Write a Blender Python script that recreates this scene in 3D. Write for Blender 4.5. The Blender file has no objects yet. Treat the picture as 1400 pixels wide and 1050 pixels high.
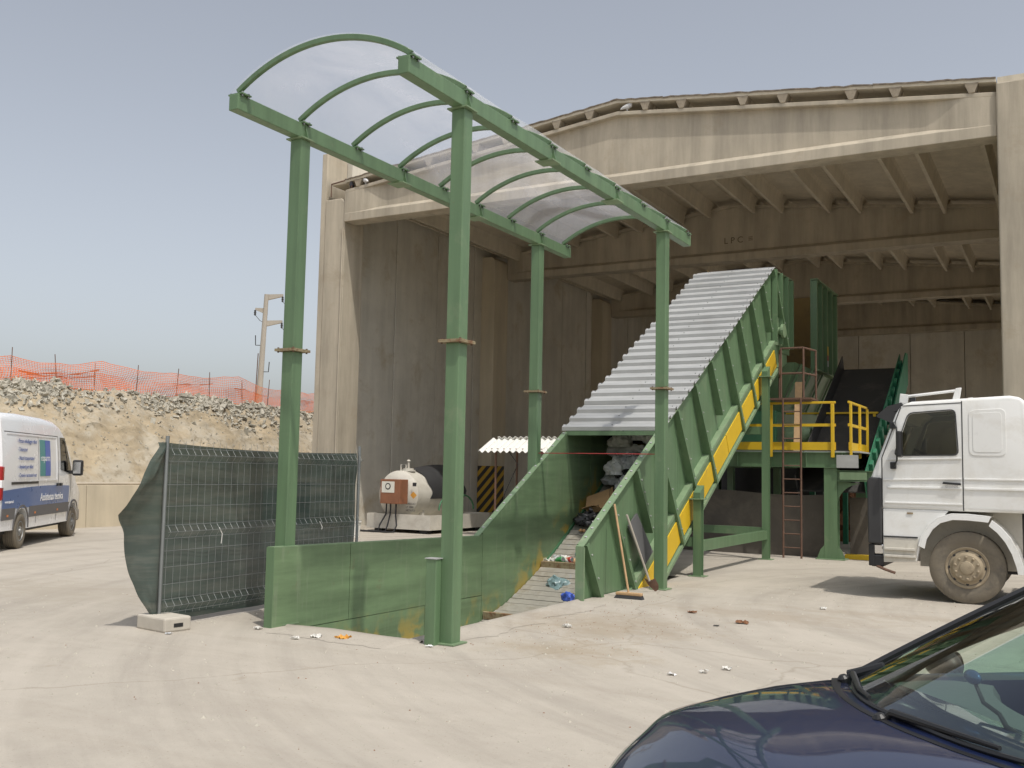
import bpy, bmesh, math, random
from mathutils import Vector, Matrix, noise
R = math.radians
random.seed(7)
scn = bpy.context.scene
COL = scn.collection

# ------------------------------------------------------------------ camera
F_PX, YAW, PIT, ROL, CAM_H = 1370.09, 0.5108, 0.0872, 0.0200, 1.712
fw = Vector((-math.sin(YAW)*math.cos(PIT), math.cos(YAW)*math.cos(PIT), math.sin(PIT)))
rt = Vector((math.cos(YAW), math.sin(YAW), 0)); up = rt.cross(fw)
c_, s_ = math.cos(ROL), math.sin(ROL)
rt, up = c_*rt + s_*up, -s_*rt + c_*up
cam_d = bpy.data.cameras.new('camera'); cam = bpy.data.objects.new('camera', cam_d); COL.objects.link(cam)
m = Matrix((rt, up, -fw)).transposed().to_4x4(); m.translation = (0, 0, CAM_H); cam.matrix_world = m
cam_d.sensor_width = 36; cam_d.lens = 36*F_PX/1400; cam_d.clip_end = 3000; cam_d.clip_start = 0.05
scn.camera = cam
# ------------------------------------------------------------------ sky, sun, exposure
LIGHT = Vector((-1, 0.58, -2.3)).normalized()
SUN_EL = math.asin(-LIGHT.z); SUN_ROT = math.atan2(-LIGHT.x, -LIGHT.y)
w = bpy.data.worlds.new('World'); scn.world = w; w.use_nodes = True
wt = w.node_tree; bg = wt.nodes['Background']
sky = wt.nodes.new('ShaderNodeTexSky'); sky.sky_type = 'NISHITA'; sky.sun_disc = False
sky.sun_elevation = SUN_EL; sky.sun_rotation = SUN_ROT
sky.air_density = 1.0; sky.dust_density = 3.0; sky.ozone_density = 1.0; sky.altitude = 0
hs = wt.nodes.new('ShaderNodeHueSaturation'); hs.inputs['Saturation'].default_value = 0.40
wt.links.new(sky.outputs[0], hs.inputs['Color']); wt.links.new(hs.outputs[0], bg.inputs[0]); bg.inputs[1].default_value = 0.15
sd = bpy.data.lights.new('sun', 'SUN'); sd.energy = 2.55; sd.angle = R(0.8); sd.color = (1, .955, .88)
so = bpy.data.objects.new('sun', sd); COL.objects.link(so); so.rotation_euler = LIGHT.to_track_quat('-Z', 'Y').to_euler(); so.location = (0, 0, 60)
vs = scn.view_settings; vs.view_transform = 'Standard'; vs.look = 'None'; vs.exposure = 0.06; vs.gamma = 1; vs.use_curve_mapping = False
scn.cycles.max_bounces = 14; scn.cycles.diffuse_bounces = 8; scn.cycles.transparent_max_bounces = 16

# ------------------------------------------------------------------ materials
def new_mat(name):
    mt = bpy.data.materials.new(name); mt.use_nodes = True
    nt = mt.node_tree; return mt, nt, nt.nodes['Principled BSDF']
def nd(nt, t, **kw):
    n = nt.nodes.new(t)
    for k, v in kw.items(): setattr(n, k, v)
    return n
def pos(nt, scale=(1, 1, 1), obj=False):
    if obj: g = nd(nt, 'ShaderNodeTexCoord'); src = g.outputs['Object']
    else: g = nd(nt, 'ShaderNodeNewGeometry'); src = g.outputs['Position']
    mp = nd(nt, 'ShaderNodeMapping'); mp.inputs['Scale'].default_value = scale
    nt.links.new(src, mp.inputs[0]); return mp.outputs[0]
def noi(nt, vec, scale, detail=6, rough=.6, dist=0):
    n = nd(nt, 'ShaderNodeTexNoise'); n.inputs['Scale'].default_value = scale; n.inputs['Detail'].default_value = detail
    n.inputs['Roughness'].default_value = rough; n.inputs['Distortion'].default_value = dist
    nt.links.new(vec, n.inputs['Vector']); return n.outputs['Fac']
def ramp(nt, fac, stops):
    r = nd(nt, 'ShaderNodeValToRGB'); el = r.color_ramp.elements
    while len(el) < len(stops): el.new(.5)
    for e, (p, c) in zip(el, stops):
        e.position = p; e.color = (c, c, c, 1) if not hasattr(c, '__len__') else (*c[:3], 1)
    nt.links.new(fac, r.inputs[0]); return r.outputs[0]
def mixc(nt, fac, a, b, mode='MIX'):
    x = nd(nt, 'ShaderNodeMix'); x.data_type = 'RGBA'; x.blend_type = mode
    for i, v in ((0, fac), (6, a), (7, b)):
        if isinstance(v, (int, float)): x.inputs[i].default_value = v if i == 0 else (v, v, v, 1)
        elif hasattr(v, '__len__'): x.inputs[i].default_value = (*v[:3], 1)
        else: nt.links.new(v, x.inputs[i])
    return x.outputs[2]
def M(name, col, rough=.6, metal=0, var=.14, vscale=1.3, streak=0, streak_s=(5, 5, .25), dirt=None, dirt_lo=.52, dirt_hi=.7, dirt_s=1.2,
      dirt2=None, d2_lo=.55, d2_hi=.68, d2_s=6, bump=0, bscale=30, coat=0, obj=False, spec=.5):
    mt, nt, b = new_mat(name)
    P = pos(nt, obj=obj)
    n1 = noi(nt, P, vscale, 8, .65)
    cfac = ramp(nt, n1, [(.25, 1-var), (.75, 1+var)])
    out = mixc(nt, 1.0, col, cfac, 'MULTIPLY')
    if streak:
        n2 = noi(nt, pos(nt, streak_s, obj), 1.0, 6, .65)
        out = mixc(nt, 1.0, out, ramp(nt, n2, [(.3, 1-streak), (.62, 1.05)]), 'MULTIPLY')
    if dirt:
        n3 = noi(nt, P, dirt_s, 9, .72, .4)
        out = mixc(nt, ramp(nt, n3, [(dirt_lo, 0.0), (dirt_hi, 1.0)]), out, dirt)
    if dirt2:
        n4 = noi(nt, P, d2_s, 7, .7, .3)
        out = mixc(nt, ramp(nt, n4, [(d2_lo, 0.0), (d2_hi, 1.0)]), out, dirt2)
    nt.links.new(out, b.inputs['Base Color'])
    rr = ramp(nt, n1, [(.2, max(.02, rough-.1)), (.8, min(1, rough+.1))]); nt.links.new(rr, b.inputs['Roughness'])
    b.inputs['Metallic'].default_value = metal; b.inputs['Specular IOR Level'].default_value = spec
    if coat: b.inputs['Coat Weight'].default_value = coat; b.inputs['Coat Roughness'].default_value = .03
    if bump:
        n5 = noi(nt, P, bscale, 8, .7); bp = nd(nt, 'ShaderNodeBump'); bp.inputs['Strength'].default_value = bump; bp.inputs['Distance'].default_value = .02
        nt.links.new(n5, bp.inputs['Height']); nt.links.new(bp.outputs[0], b.inputs['Normal'])
    return mt
GREEN = (.124, .205, .106)
mat = {}
mat['green'] = M('green_paint', GREEN, .42, var=.1, vscale=.9, dirt=(.22, .26, .16), dirt_lo=.58, dirt_hi=.85, dirt_s=2.5, dirt2=(.2, .14, .08), d2_lo=.67, d2_hi=.74, d2_s=8, streak=.18, streak_s=(9, 9, .5), bump=.05, bscale=60)
mat['green_dusty'] = M('dusty_green_paint', (.19, .275, .155), .55, var=.14, vscale=1.2, streak=.15, dirt=(.33, .33, .24), dirt_lo=.55, dirt_hi=.85, dirt_s=1.8, dirt2=(.2, .13, .07), d2_lo=.7, d2_hi=.78, d2_s=3)
def wornmat():
    mt, nt, b = new_mat('worn_green_paint'); P = pos(nt)
    def mth(op, a, c=0.0, d=None):
        n = nd(nt, 'ShaderNodeMath', operation=op)
        for i, v in enumerate((a, c) if d is None else (a, c, d)):
            if isinstance(v, (int, float)): n.inputs[i].default_value = v
            else: nt.links.new(v, n.inputs[i])
        return n.outputs[0]
    sp = nd(nt, 'ShaderNodeSeparateXYZ'); nt.links.new(P, sp.inputs[0])
    h = mth('SUBTRACT', sp.outputs[2], mth('MAXIMUM', mth('MULTIPLY_ADD', sp.outputs[1], .5725, 1.06-16.1*.5725), -.62))   # height above the belt
    c = mixc(nt, 1.0, (.155, .235, .12), ramp(nt, noi(nt, P, 1.1, 8, .65), [(.25, .8), (.75, 1.18)]), 'MULTIPLY')
    sl = nd(nt, 'ShaderNodeMapping'); sl.inputs['Rotation'].default_value = (R(-29.8), 0, 0); sl.inputs['Scale'].default_value = (1, .5, 5); nt.links.new(P, sl.inputs[0])
    c = mixc(nt, 1.0, c, ramp(nt, noi(nt, sl.outputs[0], 1.3, 8, .65, .3), [(.35, .74), (.6, 1.05)]), 'MULTIPLY')          # dark scuffs along the travel of the belt
    c = mixc(nt, ramp(nt, noi(nt, pos(nt, (4, 9, .9)), 1.0, 7, .7), [(.54, 0.0), (.78, .5)]), c, (.33, .34, .26))          # pale vertical scratches
    low = ramp(nt, h, [(.0, 1.0), (.62, 0.0)])
    yl = mth('MULTIPLY', ramp(nt, noi(nt, P, 1.9, 7, .6, .3), [(.50, 0.0), (.58, 1.0)]), low)
    c = mixc(nt, yl, c, (.46, .31, .05))
    c = mixc(nt, ramp(nt, noi(nt, P, 3.5, 9, .75), [(.62, 0.0), (.74, .7)]), c, (.17, .12, .07))
    nt.links.new(c, b.inputs['Base Color']); b.inputs['Roughness'].default_value = .5
    bp = nd(nt, 'ShaderNodeBump'); bp.inputs['Strength'].default_value = .1; bp.inputs['Distance'].default_value = .02; nt.links.new(noi(nt, P, 6, 8, .6), bp.inputs['Height']); nt.links.new(bp.outputs[0], b.inputs['Normal'])
    return mt
mat['green_worn'] = wornmat()
mat['green_deep'] = M('deep_green_paint', (.05, .16, .075), .5, var=.15, dirt=(.12, .15, .09), dirt_lo=.6, dirt_hi=.8)
mat['green_teal'] = M('teal_green_paint', (.03, .17, .09), .5, var=.15, dirt=(.12, .15, .09), dirt_lo=.6, dirt_hi=.8)
mat['yellow'] = M('yellow_paint', (.66, .43, .018), .5, var=.1, dirt=(.3, .24, .1), dirt_lo=.6, dirt_hi=.85, dirt_s=3)
mat['rust'] = M('rusty_steel', (.135, .075, .05), .8, var=.3, vscale=9, dirt=(.1, .06, .045), dirt_s=14, bump=.2)
mat['rust_plate'] = M('rust_stained_plate', (.30, .25, .15), .7, var=.25, vscale=12, dirt=(.19, .10, .05), dirt_lo=.45, dirt_hi=.6, dirt_s=9)
mat['concrete'] = M('weathered_concrete', (.46, .405, .315), .85, var=.13, vscale=.6, streak=.3, streak_s=(2.3, 2.3, .24), dirt=(.33, .265, .18), dirt_lo=.55, dirt_hi=.85, dirt_s=.9, bump=.12, bscale=18)
mat['concrete_in'] = M('grey_concrete', (.61, .575, .495), .85, var=.16, vscale=.5, streak=.2, streak_s=(1.2, 1.2, .12), dirt=(.46, .42, .35), dirt_lo=.52, dirt_hi=.82, dirt_s=.5, dirt2=(.45, .38, .27), d2_lo=.55, d2_hi=.75, d2_s=.9, bump=.1, bscale=14)
mat['concrete_pale'] = M('pale_concrete', (.53, .46, .34), .85, var=.1, vscale=.7, streak=.15, streak_s=(2, 2, .2), bump=.08, bscale=20)
mat['roof_conc'] = M('roof_concrete', (.60, .54, .43), .9, var=.15, streak=.1)
mat['roof_dirty'] = M('stained_roof_concrete', (.33, .28, .21), .95, var=.3, vscale=3, dirt=(.2, .16, .12), dirt_s=4)
mat['felt'] = M('weathered_roof_felt', (.17, .14, .11), .95, var=.3, vscale=5, dirt=(.34, .30, .24), dirt_lo=.5, dirt_hi=.7, dirt_s=6)
mat['block'] = M('concrete_block_grey', (.5, .46, .39), .9, var=.12, vscale=6, bump=.15, bscale=40)
mat['galv'] = M('galvanised_sheet', (.46, .465, .455), .45, .3, var=.1, vscale=1.4, streak=.1, streak_s=(.5, 4, 4), dirt=(.4, .39, .36), dirt_lo=.55, dirt_hi=.8, dirt_s=2)
mat['galv_wire'] = M('galvanised_wire', (.27, .285, .28), .45, .6, var=.1)
mat['fibro'] = M('white_fibre_cement', (.75, .74, .69), .8, var=.08, vscale=3, dirt=(.5, .48, .42), dirt_lo=.6, dirt_hi=.85)
mat['rubber'] = M('black_rubber', (.045, .043, .04), .75, var=.25, vscale=1.4, dirt=(.13, .115, .095), dirt_lo=.5, dirt_hi=.85, dirt_s=1.5, bump=.1, bscale=6)
mat['skirt'] = M('dusty_rubber_sheet', (.105, .092, .076), .8, var=.3, vscale=.9, dirt=(.2, .17, .13), dirt_lo=.48, dirt_hi=.85, dirt_s=1.1)
mat['belt_slat'] = M('dusty_steel_slat', (.34, .32, .275), .6, .15, var=.2, vscale=3, dirt=(.2, .17, .12), dirt_lo=.48, dirt_hi=.72, dirt_s=3, dirt2=(.3, .31, .33), d2_lo=.6, d2_hi=.7, d2_s=5)
mat['white_tank'] = M('dirty_white_paint', (.56, .53, .46), .6, var=.14, vscale=2, dirt=(.36, .32, .26), dirt_lo=.5, dirt_hi=.82, dirt_s=2.2)
mat['brown_box'] = M('rust_brown_cabinet', (.24, .1, .05), .6, var=.2, vscale=4, dirt=(.14, .06, .035), dirt_s=5)
mat['plate'] = M('pale_notice', (.68, .66, .58), .6, var=.08, vscale=10)
mat['black'] = M('black_plastic', (.018, .018, .019), .45, var=.15, obj=True)
mat['black_dusty'] = M('dusty_black_plastic', (.035, .035, .036), .6, var=.2, vscale=3, dirt=(.12, .105, .085), dirt_lo=.58, dirt_hi=.9)
mat['truck_white'] = M('truck_white_paint', (.78, .78, .755), .32, var=.04, vscale=.8, dirt=(.60, .57, .50), dirt_lo=.5, dirt_hi=.85, dirt_s=1.6, coat=.3)
mat['truck_dirty'] = M('grubby_white_paint', (.58, .55, .48), .5, var=.1, vscale=3, dirt=(.36, .32, .25), dirt_lo=.5, dirt_hi=.8, dirt_s=3)
mat['tyre'] = M('dusty_tyre', (.185, .158, .118), .9, var=.2, vscale=3, dirt=(.10, .092, .08), dirt_lo=.5, dirt_hi=.72, dirt_s=3, bump=.15, bscale=30)
mat['rim_tan'] = M('dust_caked_rim', (.33, .27, .185), .75, var=.15, vscale=7, dirt=(.2, .16, .11), dirt_s=8)
mat['rim_grey'] = M('grey_steel_rim', (.3, .3, .29), .5, .4, var=.15, vscale=5)
mat['van_white'] = M('van_white_paint', (.8, .81, .82), .25, var=.02, coat=.6, obj=True)
mat['van_blue'] = M('blue_print', (.06, .14, .36), .3, var=.05, coat=.4, obj=True)
mat['van_grey'] = M('grey_moulding', (.13, .125, .125), .6, var=.08, obj=True)
mat['logo_green'] = M('logo_green', (.05, .26, .26), .35, var=.02, obj=True)
mat['logo_blue'] = M('logo_blue', (.07, .13, .45), .35, var=.02, obj=True)
mat['print_blue'] = M('blue_lettering', (.08, .12, .3), .4, var=.02, obj=True)
mat['print_white'] = M('white_lettering', (.82, .82, .82), .4, var=.02, obj=True)
mat['print_black'] = M('black_lettering', (.03, .03, .03), .6, var=.02)
mat['faint_print'] = M('faded_lettering', (.15, .12, .085), .9, var=.3, vscale=6)
mat['red_lamp'] = M('red_lamp', (.35, .015, .015), .2, var=.05, coat=.5, obj=True)
mat['amber'] = M('amber_marker', (.7, .2, .02), .3, var=.05, obj=True)
mat['chrome'] = M('chrome', (.7, .7, .7), .15, 1, var=.03, obj=True)
mat['orange_net'] = M('orange_plastic', (.88, .24, .085), .6, var=.1, vscale=2)
mat['stake'] = M('rusty_stake', (.16, .08, .05), .8, var=.2)
mat['pole_conc'] = M('pole_concrete', (.42, .38, .32), .9, var=.08)
mat['wood'] = M('worn_wood', (.45, .29, .15), .7, var=.2, vscale=10)
mat['cardboard'] = M('cardboard', (.52, .32, .16), .85, var=.15, vscale=5, obj=True)
mat['bag_black'] = M('black_bin_liner', (.02, .02, .022), .25, var=.2, obj=True)
mat['bag_white'] = M('white_plastic_bag', (.8, .79, .77), .4, var=.1, vscale=4, obj=True)
mat['bag_grey'] = M('grey_plastic_bag', (.5, .51, .52), .35, var=.15, vscale=4, obj=True)
mat['bag_teal'] = M('teal_plastic_bag', (.2, .29, .3), .35, var=.15, vscale=4, obj=True)
mat['blue_wrap'] = M('blue_wrapper', (.05, .1, .42), .35, var=.2, vscale=6, obj=True)
mat['cyan_wrap'] = M('turquoise_bag', (.1, .35, .42), .35, var=.2, vscale=6, obj=True)
mat['red_wrap'] = M('red_wrapper', (.45, .06, .05), .4, var=.2, vscale=6, obj=True)
mat['paper'] = M('white_paper', (.66, .645, .6), .7, var=.08, vscale=8, obj=True)
mat['orange_wrap'] = M('orange_wrapper', (.62, .3, .05), .5, var=.15, vscale=8, obj=True)
mat['leaf_brown'] = M('brown_scrap', (.2, .09, .04), .8, var=.2, vscale=8, obj=True)
mat['green_can'] = M('green_can', (.06, .3, .1), .35, var=.1, obj=True)
mat['red_string'] = M('red_string', (.4, .04, .04), .8, var=.1)
mat['pigeon_dark'] = M('dark_feathers', (.07, .07, .085), .7, var=.2, vscale=20, obj=True)
mat['pigeon_pale'] = M('pale_feathers', (.6, .6, .6), .7, var=.15, vscale=20, obj=True)
mat['grey_board'] = M('grey_board', (.1, .1, .1), .8, var=.12, vscale=4)
mat['seat'] = M('beige_seat', (.4, .34, .25), .8, var=.1, obj=True)
mat['tan_wall'] = M('ochre_stained_steel', (.3, .2, .07), .7, var=.2, vscale=.8, dirt=(.15, .1, .05), dirt_s=1)
mat['bucket'] = M('white_bucket', (.75, .74, .7), .4, var=.05, obj=True)
mat['car_blue'] = M('dark_blue_car_paint', (.004, .011, .048), .4, .0, var=.05, coat=1.0, obj=True, spec=.5)
mat['car_dash'] = M('grey_dashboard', (.10, .115, .118), .65, var=.06, vscale=30, obj=True, bump=.05, bscale=300)
mat['car_dark'] = M('dark_trim', (.012, .012, .013), .5, var=.1, obj=True)
mat['silver_blue'] = M('blue_oval', (.06, .12, .25), .15, .6, var=.1, obj=True)

def hazard():
    mt, nt, b = new_mat('hazard_stripes'); P = pos(nt)
    sp = nd(nt, 'ShaderNodeSeparateXYZ'); nt.links.new(P, sp.inputs[0])
    def mth(op, a, bb):
        n = nd(nt, 'ShaderNodeMath', operation=op)
        for i, v in enumerate((a, bb)):
            if isinstance(v, (int, float)): n.inputs[i].default_value = v
            else: nt.links.new(v, n.inputs[i])
        return n.outputs[0]
    s = mth('SUBTRACT', sp.outputs[2], mth('MULTIPLY', sp.outputs[0], 1.1)); s = mth('SUBTRACT', s, mth('MULTIPLY', sp.outputs[1], .7))
    fr = mth('FRACT', mth('MULTIPLY', s, 2.6), 0)
    o = mixc(nt, ramp(nt, fr, [(.49, 0.0), (.51, 1.0)]), (.5, .3, .03), (.03, .03, .03))
    o = mixc(nt, ramp(nt, noi(nt, P, 5, 8, .7), [(.6, 0.0), (.75, .7)]), o, (.12, .1, .07))
    nt.links.new(o, b.inputs['Base Color']); b.inputs['Roughness'].default_value = .7; return mt
mat['hazard'] = hazard()

def clearmat(name, tint, gl_rough, haze_col, haze_amt, ior=1.45, nscale=1.0, creases=False):
    mt, nt, b = new_mat(name); nt.nodes.remove(b); out = nt.nodes['Material Output']
    tr = nd(nt, 'ShaderNodeBsdfTransparent'); tr.inputs[0].default_value = (*tint, 1)
    gl = nd(nt, 'ShaderNodeBsdfGlossy'); gl.inputs['Roughness'].default_value = gl_rough; gl.inputs[0].default_value = (1, 1, 1, 1)
    lw = nd(nt, 'ShaderNodeLayerWeight'); lw.inputs[0].default_value = .5
    pw = nd(nt, 'ShaderNodeMath', operation='POWER'); nt.links.new(lw.outputs['Facing'], pw.inputs[0]); pw.inputs[1].default_value = 4.0
    fr = nd(nt, 'ShaderNodeMath', operation='MULTIPLY_ADD'); nt.links.new(pw.outputs[0], fr.inputs[0]); fr.inputs[1].default_value = .75*min(1, (ior-1)/.5); fr.inputs[2].default_value = ((ior-1)/(ior+1))**2*1.6
    m1 = nd(nt, 'ShaderNodeMixShader'); nt.links.new(fr.outputs[0], m1.inputs[0]); nt.links.new(tr.outputs[0], m1.inputs[1]); nt.links.new(gl.outputs[0], m1.inputs[2])
    last = m1
    if haze_amt:
        df = nd(nt, 'ShaderNodeBsdfDiffuse'); df.inputs[0].default_value = (*haze_col, 1)
        tl = nd(nt, 'ShaderNodeBsdfTranslucent'); tl.inputs[0].default_value = (*haze_col, 1)
        md = nd(nt, 'ShaderNodeMixShader'); md.inputs[0].default_value = .85; nt.links.new(df.outputs[0], md.inputs[1]); nt.links.new(tl.outputs[0], md.inputs[2])
        P = pos(nt, (1, .5, 1)); n = noi(nt, P, nscale, 5, .6, 1.5)
        m2 = nd(nt, 'ShaderNodeMixShader'); nt.links.new(ramp(nt, n, [(.35, haze_amt*.6), (.62, haze_amt*1.35)]), m2.inputs[0])
        nt.links.new(m1.outputs[0], m2.inputs[1]); nt.links.new(md.outputs[0], m2.inputs[2]); last = m2
    if creases:
        P = pos(nt); n = noi(nt, P, 2.2, 3, .5, 1.2); bp = nd(nt, 'ShaderNodeBump'); bp.inputs['Strength'].default_value = .25; bp.inputs['Distance'].default_value = .05
        nt.links.new(n, bp.inputs['Height']); nt.links.new(bp.outputs[0], gl.inputs['Normal'])
    nt.links.new(last.outputs[0], out.inputs[0]); return mt
mat['poly'] = clearmat('clear_polycarbonate', (.965, .965, .97), .04, (.64, .64, .665), .26, 1.22, .9, True)
mat['screen'] = clearmat('windscreen_glass', (.72, .86, .78), .01, (1, 1, 1), 0, 1.5)
mat['cab_glass'] = clearmat('tinted_cab_glass', (.66, .66, .60), .02, (1, 1, 1), 0, 1.4)
mat['van_glass'] = clearmat('van_side_glass', (.2, .23, .2), .02, (1, 1, 1), 0, 1.5)

def netmat():
    mt, nt, b = new_mat('green_shade_net'); P = pos(nt)
    c = mixc(nt, ramp(nt, noi(nt, P, 3, 6, .6), [(.3, 0.0), (.7, 1.0)]), (.022, .042, .034), (.045, .07, .057))
    c = mixc(nt, ramp(nt, noi(nt, pos(nt, (1, 1, 9)), 1.2, 5, .6), [(.45, 0.0), (.75, .6)]), c, (.13, .13, .105))
    nt.links.new(c, b.inputs['Base Color']); b.inputs['Roughness'].default_value = .8
    tr = nd(nt, 'ShaderNodeBsdfTransparent'); mx = nd(nt, 'ShaderNodeMixShader')
    wv = noi(nt, P, 260, 1, .5)
    nt.links.new(ramp(nt, wv, [(.3, .0), (.7, .12)]), mx.inputs[0])
    nt.links.new(b.outputs[0], mx.inputs[1]); nt.links.new(tr.outputs[0], mx.inputs[2]); nt.links.new(mx.outputs[0], nt.nodes['Material Output'].inputs[0]); return mt
mat['net'] = netmat()

def groundmat():
    mt, nt, b = new_mat('dusty_yard'); P = pos(nt)
    base = mixc(nt, ramp(nt, noi(nt, P, .22, 8, .62, .5), [(.3, 0.0), (.7, 1.0)]), (.445, .402, .34), (.37, .335, .285))
    base = mixc(nt, ramp(nt, noi(nt, P, 2.4, 9, .7), [(.35, 0.0), (.75, .75)]), base, (.48, .44, .375))
    tr = noi(nt, pos(nt, (.35, 2.2, 1)), .8, 7, .6, .6)      # tyre sweeps across the yard
    base = mixc(nt, ramp(nt, tr, [(.52, 0.0), (.70, .38)]), base, (.34, .30, .25))
    tr2 = nd(nt, 'ShaderNodeMapping'); tr2.inputs['Rotation'].default_value = (0, 0, R(50)); tr2.inputs['Scale'].default_value = (.25, 2.6, 1); nt.links.new(P, tr2.inputs[0])
    base = mixc(nt, ramp(nt, noi(nt, tr2.outputs[0], .9, 8, .62, .5), [(.54, 0.0), (.72, .32)]), base, (.34, .295, .24))
    base = mixc(nt, ramp(nt, noi(nt, P, 1.1, 10, .75, .3), [(.62, 0.0), (.74, .6)]), base, (.29, .24, .175))
    vo = nd(nt, 'ShaderNodeTexVoronoi'); vo.feature = 'DISTANCE_TO_EDGE'; vo.inputs['Scale'].default_value = .16
    dp = nd(nt, 'ShaderNodeVectorMath', operation='ADD'); ns = nd(nt, 'ShaderNodeTexNoise'); ns.inputs['Scale'].default_value = .7; ns.inputs['Detail'].default_value = 6
    nt.links.new(P, ns.inputs['Vector']); nt.links.new(P, dp.inputs[0]); nt.links.new(ns.outputs['Color'], dp.inputs[1]); nt.links.new(dp.outputs[0], vo.inputs['Vector'])
    crack = ramp(nt, vo.outputs['Distance'], [(.0, .35), (.002, 0.0)])
    base = mixc(nt, crack, base, (.2, .165, .12))
    spk = ramp(nt, noi(nt, P, 38, 3, .6), [(.63, 0.0), (.72, .6)])
    base = mixc(nt, spk, base, (.22, .18, .13))
    def blotch(cx, cy, rx, ry, col, amt):      # trodden stains beside the pit and under the trucks' turning line
        mp = nd(nt, 'ShaderNodeMapping'); mp.inputs['Location'].default_value = (-cx/rx, -cy/ry, 0); mp.inputs['Scale'].default_value = (1/rx, 1/ry, 0); nt.links.new(P, mp.inputs[0])
        ln = nd(nt, 'ShaderNodeVectorMath', operation='LENGTH'); nt.links.new(mp.outputs[0], ln.inputs[0])
        sc = nd(nt, 'ShaderNodeMath', operation='MULTIPLY_ADD'); nt.links.new(ln.outputs['Value'], sc.inputs[0]); sc.inputs[1].default_value = .5; sc.inputs[2].default_value = -.45
        ad = nd(nt, 'ShaderNodeMath', operation='MULTIPLY_ADD'); nt.links.new(noi(nt, P, 2.1, 10, .78, .5), ad.inputs[0]); ad.inputs[1].default_value = 1.3; nt.links.new(sc.outputs[0], ad.inputs[2])
        return mixc(nt, ramp(nt, ad.outputs[0], [(.25, amt), (.62, 0.0)]), base, col)
    dv = nd(nt, 'ShaderNodeVectorMath', operation='DISTANCE'); dv.inputs[1].default_value = (3.0, 15.0, 0); nt.links.new(P, dv.inputs[0])     # turning lorries leave arcs
    cx_ = nd(nt, 'ShaderNodeCombineXYZ'); nt.links.new(dv.outputs['Value'], cx_.inputs[0])
    wob = nd(nt, 'ShaderNodeVectorMath', operation='SCALE'); nt.links.new(P, wob.inputs[0]); wob.inputs['Scale'].default_value = .10
    ad2 = nd(nt, 'ShaderNodeVectorMath', operation='ADD'); nt.links.new(cx_.outputs[0], ad2.inputs[0]); nt.links.new(wob.outputs[0], ad2.inputs[1])
    arcs = noi(nt, ad2.outputs[0], 2.4, 5, .62)
    base = mixc(nt, ramp(nt, arcs, [(.50, 0.0), (.66, .42)]), base, (.29, .26, .222)); base = mixc(nt, ramp(nt, arcs, [(.34, .4), (.46, 0.0)]), base, (.50, .455, .39))
    for bl in ((-4.6, 10.6, 1.6, 1.5, (.30, .24, .165), .55), (-3.4, 12.6, 2.2, .8, (.31, .255, .19), .5), (-4.3, 8.9, 1.2, .8, (.32, .26, .18), .6), (-2.0, 13.5, 2.5, .5, (.3, .25, .19), .5), (-12, 9, 3, 1.5, (.34, .30, .24), .5)): base = blotch(*bl)
    nt.links.new(base, b.inputs['Base Color']); b.inputs['Roughness'].default_value = .92; b.inputs['Specular IOR Level'].default_value = .25
    h = nd(nt, 'ShaderNodeMath', operation='ADD'); nt.links.new(noi(nt, P, 7, 10, .75), h.inputs[0]); nt.links.new(noi(nt, P, 60, 4, .6), h.inputs[1])
    bp = nd(nt, 'ShaderNodeBump'); bp.inputs['Strength'].default_value = .28; bp.inputs['Distance'].default_value = .03
    nt.links.new(h.outputs[0], bp.inputs['Height']); nt.links.new(bp.outputs[0], b.inputs['Normal']); return mt
mat['ground'] = groundmat()
mat['sand'] = M('yellow_sand', (.47, .41, .325), .95, var=.15, vscale=3, dirt=(.43, .36, .26), dirt_s=1.5, bump=.3, bscale=25)
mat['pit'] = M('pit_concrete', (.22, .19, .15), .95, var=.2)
mat['bank'] = M('earth_bank', (.37, .30, .20), .95, var=.25, vscale=.8, dirt=(.41, .365, .285), dirt_lo=.45, dirt_hi=.60, dirt_s=.7, dirt2=(.26, .215, .145), d2_lo=.52, d2_hi=.66, d2_s=4.5, bump=1.0, bscale=5)
mat['rock'] = M('broken_rock', (.41, .385, .32), .9, var=.35, vscale=3.5, bump=.2, bscale=10)

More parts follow.
